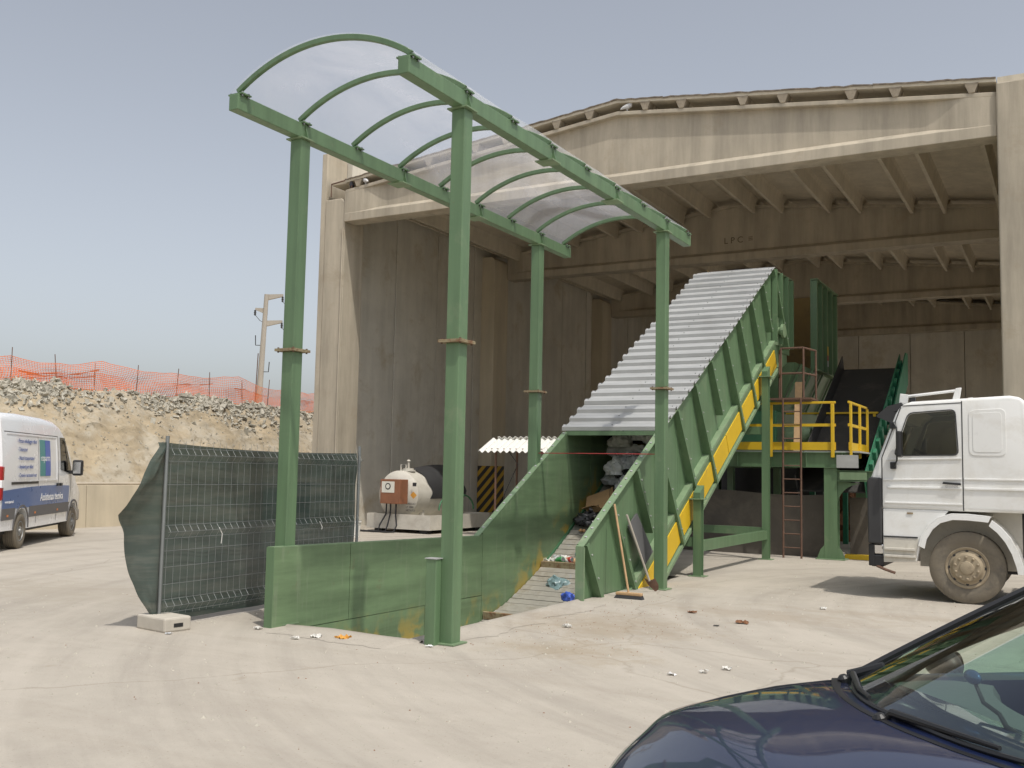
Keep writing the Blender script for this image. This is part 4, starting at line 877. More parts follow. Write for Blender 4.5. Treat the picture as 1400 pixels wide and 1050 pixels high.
# ================================================================== TANK CORNER
def tank():
    y0 = 22.75
    tr = thing('drip_tray', 'white rectangular steel drip tray under the fuel tank', 'tray', (-16, 24, 0))
    for args in ((-17.1, -15.0, 22.45, 22.49), (-17.1, -15.0, 25.51, 25.55), (-17.1, -17.06, 22.491, 25.509), (-15.04, -15.0, 22.491, 25.509)):
        mb = MB(); mb.box(*args, .10, .50); mb.build('tray_side', 'white_tank', tr)
    mb = MB(); mb.box(-17.05, -15.05, 22.5, 25.5, .10, .13); mb.build('tray_floor', 'white_tank', tr)
    for x in (-16.8, -15.3):
        for y in (22.7, 25.2): mb = MB(); mb.box(x-.12, x+.12, y-.12, y+.12, -.005, .099); mb.build('foot', 'black_dusty', tr)
    t = thing('fuel_tank', 'white cylindrical fuel tank with rusty pump cabinet on its end', 'tank', (-16, 24, .13))
    cx, cz, r = -16.3, 1.02, .66
    mb = MB(); mb.lathe([(.02,-.16),(.25,-.14),(.45,-.09),(.58,-.03),(r,.05),(r,2.3),(.58,2.38),(.3,2.47),(.02,2.5)], (cx, y0, cz), (0,1,0), 36); sh = mb.build('shell', 'white_tank', t, smooth=True)
    for y in (y0+.5, y0+1.9): mb = MB(); mb.prism([(cx-.5,y,.131),(cx+.5,y,.131),(cx+.5,y,.62),(cx,y,.42),(cx-.5,y,.62)], (0,.1,0)); mb.build('saddle', 'white_tank', t)
    mb = MB(); mb.lathe([(.2,0),(.2,.05),(.15,.05),(.15,.09),(.03,.09),(.03,.28),(.06,.29),(.02,.33)], (cx+.1, y0+.35, cz+r-.02), (0,0,1), 18); mb.build('manhole', 'white_tank', t, smooth=True)
    tube_obj('lifting_lug', [(cx-.05, y0+.2, cz+r-.03), (cx-.05, y0+.2, cz+r+.16), (cx+.12, y0+.2, cz+r+.16), (cx+.12, y0+.2, cz+r-.03)], .02, 'white_tank', t)
    mb = MB(); mb.box(-16.52, -15.86, 22.25, 22.62, .78, 1.44); cb = mb.build('pump_cabinet', 'brown_box', t, bevel=.012, label='rust brown pump cabinet with a pale notice')
    mb = MB(); mb.box(-16.47, -16.05, 22.243, 22.249, 1.08, 1.38); mb.build('notice', 'plate', cb)
    mb = MB(); mb.lathe([(.09,0),(.09,.004)], (-16.26, 22.2425, 1.25), (0,-1,0), 18); mb.build('dial', 'print_black', cb)
    mb = MB(); mb.lathe([(.06,0),(.06,.004)], (-16.26, 22.238, 1.25), (0,-1,0), 18); mb.build('dial_face', 'plate', cb)
    mb = MB(); mb.prism([(-15.78, 22.62, 1.02), (-15.68, 22.62, 1.12), (-15.58, 22.64, 1.02), (-15.68, 22.63, .92)], (0,-.006,0)); mb.build('hazard_diamond', 'orange_wrap', t)
    mb = MB(); mb.box(-15.72, -15.6, 22.63, 22.64, 1.26, 1.36); mb.build('valve', 'black_dusty', t)
    for k in range(3): text('stencil', ['GASOLIO', 'LT 3000', 'VIETATO'][k], .075, 'print_black', t, (-15.92, 22.625, .76-k*.09), (1,0,0), (0,0,1))
    for i, x in enumerate((-16.42, -16.28, -16.1)):
        tube_obj('hose', [(x, 22.42, .79), (x+.02, 22.38, .5), (x+.12*(i-1), 22.3, .2), (x-.1+.1*i, 22.2, .03), (x-.5+.2*i, 22.1, .025), (x-.9, 22.2+.1*i, .025)], .022, 'black', t)
    # tarpaulin over the rear of the tank
    mb = MB(); mb.slab(24, 12, lambda a, b: Vector((cx+(r+.02)*math.cos(math.pi*(1.05-a*1.1))*(1+.06*b*noise.noise(Vector((a*5, b*5, 2)))), y0+.62+.2*noise.noise(Vector((a*6,0,1)))+1.75*b, cz+(r+.025+.16*math.sin(b*math.pi*.6)*max(0, math.sin(math.pi*a)))*math.sin(math.pi*(1.05-a*1.1)))), (0, 0, .01))
    mb.build('tarpaulin', 'black_dusty', smooth=True, label='black tarpaulin draped over the rear half of the white tank', cat='tarpaulin')
    for k in range(2):
        mb = MB(); pts = [(-15.12, 23.6+.55*math.cos(a)+.7*k, .62+.4*math.sin(a)) for a in [i*math.pi/10 for i in range(11)]]; mb.tube(pts, .025, 8); mb.build('coiled_hose', 'green_deep', label=('green hose loop on the tank side next to the pump cabinet', 'green hose loop on the tank side under the black tarpaulin')[k], cat='hose', group='hoses hanging on the tank tray')
    # white bucket by the fence end
    bk = thing('bucket', 'small white plastic bucket standing by the end of the mesh fence', 'bucket', (-15.75, 20.2, 0))
    mb = MB(); mb.lathe([(.02,0),(.12,0),(.15,.36),(.165,.37),(.165,.4),(.14,.4),(.12,.05),(.02,.04)], (-15.75, 20.2, 0), (0,0,1), 20); mb.build('tub', 'bucket', bk, smooth=True)
    tube_obj('handle', [(-15.75+.165*math.cos(a), 20.2, .36-.14*math.sin(a)) for a in [i*math.pi/8 for i in range(9)]], .005, 'galv_wire', bk, 5)
    mb = MB(); mb.blob((-16.1, 26.6, .15), (.75, .5, .22), 3, .4, 4, 3, -.15); mb.build('bin_bag', 'bag_black', smooth=True, label='black plastic sheeting bundled on the floor behind the tank', cat='bag')
    # corrugated shelter
    s = thing('small_shelter', 'low shelter roofed with two white corrugated fibre cement sheets', 'shelter', (-12.5, 23.3, 0))
    def sheet(x0, x1, y_0, z_0, y_1, z_1):
        mb = MB(); mb.slab(76, 2, lambda a, b: Vector((x0+(x1-x0)*a+.14*(1-b)*0, y_0+(y_1-y_0)*b, z_0+(z_1-z_0)*b+.03*math.sin(a*14*2*math.pi))), (0, 0, .012)); mb.build('roof_sheet', 'fibro', s, smooth=True)
    sheet(-13.75, -11.15, 22.75, 2.22, 23.5, 2.58); sheet(-13.55, -11.2, 24.3, 2.3, 23.44, 2.62)
    for x in (-13.3, -11.6):
        for y in (22.95, 24.1): tube_obj('shelter_post', [(x, y, -.01), (x, y, 2.32)], .03, 'rust', s)
    for y, z in ((22.95, 2.29), (24.1, 2.35)): tube_obj('purlin', [(-13.6, y, z), (-11.2, y, z)], .025, 'rust', s)
    tube_obj('loose_cable', [(-12.9, 22.9, 2.25), (-12.6, 22.88, 1.9), (-12.85, 22.88, 1.4), (-13.0, 22.9, 1.1), (-12.98, 22.9, .6), (-12.7, 22.9, .3)], .012, 'black', s, 6)
    mb = MB(); mb.box(-13.0, -12.2, 23.2, 23.9, -.01, .9); mb.build('compressor_box', 'black_dusty', s, bevel=.03)
tank()

# ================================================================== SCREENED FENCE PANEL
def fence():
    A, B = Vector((-8.45, 7.57, 0)), Vector((-8.64, 11.13, 0)); D = (B-A).normalized(); N = Vector((D.y, -D.x, 0))   # N faces the camera side
    t = thing('site_fence', 'galvanised mesh site fence panel standing in concrete blocks', 'fence', (-8.55, 9.35, 0))
    L = (B-A).length
    for p_ in (A, B): tube_obj('upright', [p_+Vector((0,0,.03)), p_+Vector((0,0,2.02))], .021, 'galv_wire', t, 10)
    mb = MB()
    def rz(z):   # V folds stiffening the mesh
        for c in (.22, 1.0, 1.82):
            if abs(z-c) < .07: return .05*(1-abs(z-c)/.07)
        return 0
    zs = sorted(set([.12, .15, .22, .29, .45, .63, .80, .93, 1.0, 1.07, 1.27, 1.5, 1.68, 1.75, 1.82, 1.89, 1.97]))
    n = 33
    for i in range(n+1):
        s_ = .04+(L-.08)*i/n; mb.tube([A+D*s_+N*(.025+rz(z))+Vector((0,0,z)) for z in zs], .0021, 4, False)
    for z in (.15, .29, .45, .63, .80, .93, 1.07, 1.27, 1.5, 1.75, 1.89): mb.tube([A+N*(.03+rz(z))+Vector((0,0,z)), B+N*(.03+rz(z))+Vector((0,0,z))], .0027, 5, False)
    for c in (.22, 1.0, 1.82): mb.tube([A+N*(.078)+Vector((0,0,c)), B+N*(.078)+Vector((0,0,c))], .0024, 5, False)
    mb.build('wire_mesh', 'galv_wire', t)
    # shade net, hung on the far side of the wire and bagging out past the near upright
    mb = MB()
    def fn(a, b):
        s_ = -.50+(L+.48)*a; z = .05+1.90*b; bow = -.03-.07*math.sin(max(0, s_)/L*math.pi)*(.5+.5*noise.noise(Vector((a*3, b*2, 1))))+.03*noise.noise(Vector((a*9, b*5, 4)))
        sag = -.05*math.sin(max(0, min(1, s_/L))*math.pi)*b-.07*max(0, s_/L-.6)
        if s_ < 0:                           # loose flap pulled to a point half way up
            k = -s_/.50; tri = 1-abs(b-.6)/.6 if b < .6 else 1-abs(b-.6)/.4
            tri = max(.06, tri); s_ = -.50*k*(tri**.8)+.03*noise.noise(Vector((b*6, k*2, 8)))*k; bow -= .14*k*tri-.16*math.sin(b*7+k*3)*k*.5-.06*noise.noise(Vector((b*9, k*5, 3)))*k
        return A+D*s_+N*bow+Vector((0, 0, z+sag))
    mb.grid(70, 40, fn); mb.build('shade_net', 'net', smooth=True, label='dark green shade net hung on the mesh fence with a loose flap', cat='net', auto=80)
    for f in (.22, .74): tube_obj('cable_tie', [A+D*L*f+N*.06+Vector((0,0,1.02)), A+D*(L*f+.03)+N*.08+Vector((0,0,.95)), A+D*(L*f+.02)+N*.08+Vector((0,0,.84 if f < .5 else .92))], .005, 'paper', t, 6)
    def block(c, ang, lab):
        ax = Vector((math.cos(ang), math.sin(ang), 0)); ay = Vector((-ax.y, ax.x, 0)); b = MB()
        P = lambda u_, v_, z: Vector(c)+ax*u_+ay*v_+Vector((0,0,z))
        lo = [(-.34,-.12),(-.27,-.12),(.27,-.12),(.34,-.12),(.34,.12),(-.34,.12)]
        b.prism([P(u_, v_, -.004) for u_, v_ in ((-.25,-.16),(.25,-.16),(.25,.16),(-.25,.16))], (0,0,.15))
        o = b.build('fence_block', 'block', bevel=.02, label=lab, cat='concrete block', group='fence feet')
        s = MB(); q = [P(.2505, v_, z) for v_, z in ((-.05,.045),(.06,.045),(.06,.085),(-.05,.085))]; s.prism(q, ax*.002); s.build('slot', 'black', o)
    block((-8.36, 7.56, 0), R(-8), 'pale concrete foot block under the near fence upright')
    block((-8.64, 11.13, 0), R(5), 'concrete foot block of the far fence upright behind the green wall')
fence()

# ================================================================== WHEELS
def wheel(parent, c, ax, r, wd, rim_mt, hub='truck', nuts=10, steer=0):
    """ax points outwards from the vehicle; c is the wheel centre on the outer face"""
    c, ax = Vector(c), Vector(ax).normalized(); rr = r*.57
    mb = MB(); mb.lathe([(rr,-wd),(r*.9,-wd),(r*.985,-wd*.93),(r,-wd*.8),(r,-wd*.2),(r*.985,-wd*.07),(r*.93,-.005),(r*.8,.006),(r*.66,.0),(rr,-.02)], c, ax, 48); ty = mb.build('wheel', 'tyre', parent, smooth=True)
    g = MB()
    for k in range(4): g.lathe([(r+.001,-wd*(.24+.155*k)),(r+.002,-wd*(.26+.155*k))], c, ax, 40)
    g.build('tread_groove', 'black', ty)
    mb = MB()
    if hub == 'truck':
        mb.lathe([(rr+.004,-.10),(rr+.004,-.012),(rr*.97,-.005),(rr*.9,-.016),(rr*.86,-.024),(rr*.74,-.01),(rr*.70,.02),(rr*.62,.05),(rr*.34,.055),(rr*.31,.075),(rr*.2,.085),(.01,.085)], c, ax, 40)
    else:
        mb.lathe([(rr+.004,-.10),(rr+.004,-.012),(rr*.95,-.004),(rr*.9,-.03),(rr*.8,-.05),(rr*.6,-.03),(rr*.5,-.02),(rr*.3,-.015),(rr*.26,.01),(.01,.012)], c, ax, 32)
    rim = mb.build('rim', rim_mt, ty, smooth=True)
    a = ax.orthogonal().normalized(); b = ax.cross(a)
    for k in range(nuts):
        an = 2*math.pi*k/nuts+.2; d = a*math.cos(an)+b*math.sin(an); n = MB()
        if hub == 'truck': n.lathe([(.02,0),(.018,.022),(.006,.03)], c+d*rr*.53+ax*.048, ax, 8); n.build('wheel_nut', rim_mt, ty)
        else: n.lathe([(.012,0),(.012,.014)], c+d*rr*.4-ax*.016, ax, 6); n.build('wheel_nut', rim_mt, ty)
    for k in range(8 if hub == 'truck' else 14):
        an = 2*math.pi*k/(8 if hub == 'truck' else 14); d = a*math.cos(an)+b*math.sin(an); h = MB(); q = c+d*rr*.8-ax*(.022 if hub == 'truck' else .05)
        h.lathe([(.02 if hub == 'truck' else .017,0),(.02 if hub == 'truck' else .017,.008)], q, ax, 10); h.build('hand_hole', 'black', ty)

# ================================================================== WHITE TRUCK (heads towards -X)
def truck():
    t = thing('truck', 'white cab-over lorry with black corner trim and dust-caked front wheel', 'truck', (-.4, 16.6, 0))
    Y0, Y1 = 15.40, 17.80
    side = [(-2.47,1.28),(-2.56,1.34),(-2.60,1.72),(-2.55,1.86),(-2.24,2.66),(-2.16,2.79),(-2.02,2.835),(-.75,2.90),(-.60,2.87),(-.54,2.78),(-.50,1.28)]
    mb = MB(); mb.prism([(x, Y0, z) for x, z in side], (0, Y1-Y0, 0)); cab = mb.build('cab', 'truck_white', t)
    b = cab.modifiers.new('b', 'BEVEL'); b.width = .055; b.segments = 4; b.limit_method = 'ANGLE'; b.angle_limit = R(40)
    inner = [(-2.40,1.36),(-2.44,1.74),(-2.40,1.9),(-2.12,2.62),(-1.98,2.74),(-.72,2.80),(-.58,2.7),(-.58,1.36)]
    c1 = MB(); c1.prism([(x, Y0+.07, z) for x, z in inner], (0, Y1-Y0-.14, 0))
    def rrect(pts, r=.05, n=4):
        out = []; m_ = len(pts)
        for i in range(m_):
            p, a, c = Vector(pts[i]), Vector(pts[i-1]), Vector(pts[(i+1) % m_]); d1 = (a-p).normalized()*r; d2 = (c-p).normalized()*r
            for k in range(n+1): u_ = k/n; out.append((p+d1)*(1-u_)**2+p*2*u_*(1-u_)+(p+d2)*u_*u_)
        return out
    win = rrect([(-2.255,2.06),(-2.06,2.655),(-1.45,2.70),(-1.42,2.075)], .07)
    c2 = MB(); c2.prism([(q.x, Y0-.2, q.y) for q in win], (0, Y1-Y0+.4, 0))
    c3 = MB(); c3.prism([(-2.9,Y0+.16,1.97),(-2.9,Y1-.16,1.97),(-2.9,Y1-.2,2.56),(-2.9,Y0+.2,2.56)], (.85,0,0))
    cut(cab, [c1, c2, c3]); 
    me = cab.data; me.polygons.foreach_set('use_smooth', [True]*len(me.polygons)); me.set_sharp_from_angle(angle=R(35))
    def sidepanel(name, pts, mt, y=Y0, th=.012, parent=cab, bevel=.005):
        mb = MB(); mb.prism([(x, y, z) for x, z in pts], (0, -th, 0)); return mb.build(name, mt, parent, bevel=bevel)
    big = rrect([(-2.275,2.045),(-2.07,2.675),(-1.435,2.72),(-1.40,2.06)], .08)
    for yy, s_ in ((Y0-.001, -1), (Y1+.001, 1)):     # rubber window surround
        mb = MB(); n = len(big); V1 = [(q.x, yy, q.y) for q in big]; V2 = [(q.x*1.0+(-1.84-q.x)*.035, yy, q.y+(2.38-q.y)*.05) for q in big]
        mb.add(V1+V2+[(x, y+s_*.01, z) for x, y, z in V1+V2], [f for i in range(n) for f in ((i, (i+1)%n, n+(i+1)%n, n+i), (2*n+i, 3*n+i, 3*n+(i+1)%n, 2*n+(i+1)%n), (i, 2*n+i, 2*n+(i+1)%n, (i+1)%n), (n+i, n+(i+1)%n, 3*n+(i+1)%n, 3*n+i))]); mb.build('window_seal', 'black_dusty', cab)
        mb = MB(); mb.prism([(q.x, yy+(.03 if s_ < 0 else -.03), q.y) for q in rrect([(-2.26,2.05),(-2.065,2.66),(-1.445,2.705),(-1.41,2.065)], .07)], (0, .006, 0)); mb.build('side_window', 'cab_glass', cab)
    mb = MB(); mb.prism([(-2.545,Y0+.15,1.95),(-2.545,Y1-.15,1.95),(-2.31,Y1-.19,2.57),(-2.31,Y0+.19,2.57)], (.008,0,.0)); mb.build('windscreen', 'cab_glass', cab)
    # interior
    for y in (15.95, 17.2):
        st = MB(); st.box(-1.55, -1.05, y-.25, y+.25, 1.37, 1.62); st.box(-1.15, -1.0, y-.24, y+.24, 1.63, 2.35); st.box(-1.13, -1.02, y-.14, y+.14, 2.36, 2.58); st.build('seat', 'seat', cab, bevel=.04)
    mb = MB(); mb.box(-2.37, -2.02, Y0+.12, Y1-.12, 1.40, 1.98); mb.build('dashboard', 'black_dusty', cab, bevel=.05)
    mb = MB(); c = Vector((-1.86, 15.95, 2.05)); axx = Vector((.5, 0, .86)).normalized(); a = axx.orthogonal().normalized(); bb = axx.cross(a); mb.tube([c+(a*math.cos(k*math.pi/12)+bb*math.sin(k*math.pi/12))*.22 for k in range(25)], .016, 8); mb.tube([c, Vector((-2.1, 15.95, 1.85))], .03, 8); mb.build('steering_wheel', 'black', cab, smooth=True)
    # door shut lines and pressings
    for pts in ([(-2.44,1.30),(-2.425,1.30),(-2.425,2.02),(-2.44,2.02)], [(-2.44,2.02),(-2.425,2.02),(-2.155,2.76),(-2.17,2.76)], [(-1.362,1.29),(-1.348,1.29),(-1.348,2.83),(-1.362,2.83)], [(-2.16,2.765),(-1.36,2.80),(-1.36,2.812),(-2.16,2.777)]):
        sidepanel('door_seam', pts, 'black_dusty', Y0-.0005, .003, cab, 0)
    sidepanel('pressing', [(-2.36,1.585),(-1.37,1.585),(-1.37,1.615),(-2.36,1.615)], 'truck_white', th=.022)
    sidepanel('pressing', [(-1.34,1.585),(-.56,1.585),(-.56,1.615),(-1.34,1.615)], 'truck_white', th=.022)
    sidepanel('pressing', [(-2.42,1.69),(-1.37,1.72),(-1.37,1.745),(-2.42,1.715)], 'truck_white', th=.016)
    sidepanel('pressing', [(-1.34,1.72),(-.56,1.72),(-.56,1.745),(-1.34,1.745)], 'truck_white', th=.016)
    sidepanel('pressing', [(-2.40,1.365),(-1.37,1.365),(-1.37,1.39),(-2.40,1.39)], 'truck_white', th=.02)
    sidepanel('pressing', [(-2.38,1.985),(-1.37,2.01),(-1.37,2.035),(-2.30,2.01)], 'truck_white', th=.018)
    pr = rrect([(-1.27,2.06),(-1.27,2.70),(-.80,2.72),(-.80,2.06)], .09); sidepanel('sleeper_panel', [(q.x, q.y) for q in pr], 'truck_white', th=.009, bevel=.006)
    pr = rrect([(-1.22,2.11),(-1.22,2.655),(-.85,2.67),(-.85,2.11)], .06); sidepanel('sleeper_panel_inset', [(q.x, q.y) for q in pr], 'truck_white', Y0-.0095, .005, bevel=.003)
    h = sidepanel('door_handle', [(-1.62,1.66),(-1.38,1.645),(-1.38,1.675),(-1.61,1.69)], 'black', Y0-.02, .03); sidepanel('handle_cup', [(-1.60,1.6),(-1.42,1.6),(-1.42,1.645),(-1.58,1.65)], 'chrome', Y0-.002, .004)
    # roof bars, visor
    for y in (15.62, 17.5):
        rb = MB(); rb.tube([(-2.16, y, 2.92), (-1.42, y, 3.0)], .02, 8); o = rb.build('roof_bar', 'truck_white', t, smooth=True)
        mb = MB(); mb.prism([(-2.22,y-.02,2.80),(-2.1,y-.02,2.82),(-2.08,y-.02,2.95),(-2.2,y-.02,2.97)], (0,.04,0)); mb.build('bar_foot', 'truck_white', o, bevel=.008)
        mb = MB(); mb.prism([(-1.50,y-.02,2.85),(-1.40,y-.02,2.86),(-1.37,y-.02,3.04),(-1.45,y-.02,3.03)], (0,.04,0)); mb.build('bar_foot', 'truck_white', o, bevel=.008)
        mb = MB(); mb.box(-2.06, -1.98, y-.1, y-.03, 2.83, 2.9); mb.build('marker_lamp', 'black', o)
    mb = MB(); mb.prism([(-2.14,15.5,2.74),(-2.50,15.5,2.615),(-2.52,15.5,2.64),(-2.36,15.5,2.78),(-2.17,15.5,2.83)], (0, 2.2, 0)); mb.build('sun_visor', 'black_dusty', t)
    mb = MB(); mb.prism([(-2.5,15.497,2.62),(-2.25,15.497,2.50),(-2.17,15.497,2.66),(-2.3,15.497,2.7)], (0,-.006,0)); mb.build('visor_bracket', 'black_dusty', t)
    # mirror
    for y, s_ in ((15.26, -1), (17.94, 1)):
        ar = MB(); yw = Y0 if s_ < 0 else Y1
        ar.tube([(-2.26, yw, 2.50), (-2.24, y, 2.52), (-2.20, y+s_*.04, 2.45), (-2.20, y+s_*.04, 1.98), (-2.24, y, 1.91), (-2.26, yw, 1.90)], .013, 8); o = ar.build('mirror_arm', 'black', t, smooth=True)
        mb = MB(); mb.box(-2.20, -2.13, y-.10+s_*.02, y+.10+s_*.02, 2.03, 2.40); mb.build('mirror_head', 'black', o, bevel=.02)
        for z in (2.44, 1.86): mb = MB(); mb.box(-2.31, -2.23, min(yw, yw+s_*.08), max(yw, yw+s_*.08), z, z+.1); mb.build('arm_mount', 'black', o, bevel=.01)
    # black front corner, bumper, lamps, grille
    mb = MB(); mb.prism([(-2.63,15.36,.78),(-2.44,15.36,.78),(-2.44,15.36,1.73),(-2.60,15.36,1.74),(-2.64,15.36,1.68)], (0,2.48,0)); mb.build('front_grille', 'black_dusty', t, bevel=.02)
    bp_ = MB(); bp_.box(-2.60, -2.42, 15.40, 17.8, .45, .62); bp_ = bp_.build('bumper', 'black', t, bevel=.02)
    for y in (15.42, 17.42):
        mb = MB(); mb.box(-2.61, -2.43, y, y+.36, .63, .775); l = mb.build('headlamp', 'chrome', t, bevel=.02); mb = MB(); mb.box(-2.63, -2.55, y-.03, y+.1, .46, .77); mb.build('lamp_frame', 'black', l, bevel=.012)
    mb = MB(); mb.tube([(-2.52, 15.42, .46), (-2.4, 15.36, .42), (-2.26, 15.34, .38)], .02, 6); mb.build('tow_hook', 'rust', t)
    # lower skirt with steps
    mb = MB(); mb.prism([(-2.43,15.41,.52),(-1.98,15.41,.55),(-1.93,15.41,.80),(-1.75,15.41,1.03),(-1.55,15.41,1.285),(-2.43,15.41,1.285)], (0,.12,0)); sk = mb.build('skirt', 'truck_white', t, bevel=.01)
    mb = MB(); mb.box(-2.42, -1.96, 15.395, 15.409, .88, .90); mb.build('skirt_seam', 'black_dusty', sk)
    mb = MB(); mb.prism([(-2.42,15.409,.53),(-1.99,15.409,.56),(-1.95,15.409,.87),(-2.42,15.409,.87)], (0,-.006,0)); mb.build('step_plate', 'truck_dirty', sk)
    for z in (.60, .70):
        mb = MB(); mb.box(-2.41, -1.99, 15.36, 15.402, z, z+.035); mb.build('step_bar', 'truck_dirty', sk, bevel=.006)
    mb = MB(); mb.box(-2.1, -2.02, 15.398, 15.408, 1.22, 1.245); mb.build('badge', 'rust_plate', sk)
    # mudguard band round the front wheel
    def band(pts, name):
        secs = []
        for i, (x, z, nx, nz) in enumerate(pts): secs.append([(x, 15.37, z), (x, 15.95, z), (x+nx*.022, 15.95, z+nz*.022), (x+nx*.022, 15.37, z+nz*.022)])
        mb = MB(); mb.loft(secs); o = mb.build(name, 'truck_white', t, smooth=False, bevel=.004)
        mb = MB(); secs = [[(x, 15.369, z), (x-nx*.07, 15.369, z-nz*.07), (x-nx*.07, 15.39, z-nz*.07), (x, 15.39, z)] for x, z, nx, nz in pts]; mb.loft(secs); mb.build('guard_lip', 'truck_white', o, bevel=.004)
    C = (-1.33, .5)
    def pol(dg, r): a = R(dg); return (C[0]-r*math.cos(a), C[1]+r*math.sin(a), -math.cos(a), math.sin(a))
    band([pol(a, r) for a, r in ((24,.66),(36,.70),(50,.74),(62,.76),(76,.75),(92,.73),(108,.75),(114,.77))], 'front_mudguard')
    band([pol(a, r) for a, r in ((116,.73),(128,.71),(142,.69),(158,.68),(174,.69),(184,.71))], 'rear_mudguard')
    mb = MB(); mb.box(-2.0, -.65, 15.96, 16.0, .45, 1.27); mb.build('wheel_well', 'truck_dirty', t)
    wheel(t, (-1.33, 15.47, .5), (0,-1,0), .5, .3, 'rim_tan'); wheel(t, (-1.33, 17.73, .5), (0,1,0), .5, .3, 'rim_tan')
    # chassis behind the cab
    for y in (16.2, 16.9): mb = MB(); mb.box(-2.3, 4.6, y, y+.09, .72, .98); mb.build('chassis_rail', 'black_dusty', t)
    mb = MB(); mb.box(-1.7, -.45, 16.0, 17.2, .4, 1.25); mb.build('engine', 'black_dusty', t, bevel=.05)
    mb = MB(); mb.lathe([(.3,0),(.3,.9)], (.5, 15.9, .75), (1,0,0), 24); mb.build('fuel_tank', 'galv', t, smooth=True)
    mb = MB(); mb.tube([(-.36, 15.75, 1.2), (-.36, 15.75, 2.96), (-.1, 15.75, 2.99), (-.1, 15.75, 2.9)], .045, 10); mb.build('air_pipe', 'black', t, smooth=True)
    for k, (z, x) in enumerate(((1.2, -.42), (1.05, -.35), (1.12, -.3))): tube_obj('air_line', [(x, 15.95, z), (x+.1, 15.9, z-.25), (x+.05, 15.9, z-.5)], .02, ['rust', 'yellow', 'black'][k], t, 6)
    mb = MB(); mb.box(.1, 5.0, 15.45, 17.75, 1.1, 1.2); bd = mb.build('flat_bed', 'truck_dirty', t)
    for x in (.1, 4.94): mb = MB(); mb.box(x, x+.06, 15.45, 17.75, 1.201, 2.3); mb.build('bed_board', 'truck_dirty', bd)
    for y in (15.45, 17.71): mb = MB(); mb.box(.161, 4.939, y, y+.04, 1.201, 1.8); mb.build('bed_board', 'truck_dirty', bd)
    for y, s_ in ((15.5, -1), (17.7, 1)): wheel(t, (3.3, y, .5), (0, s_, 0), .5, .3, 'rim_tan')
    mb = MB(); mb.tube([(3.3, 15.7, .5), (3.3, 17.5, .5)], .09, 8); mb.tube([(-1.33, 15.7, .5), (-1.33, 17.5, .5)], .07, 8); mb.build('axle', 'black_dusty', t)
truck()

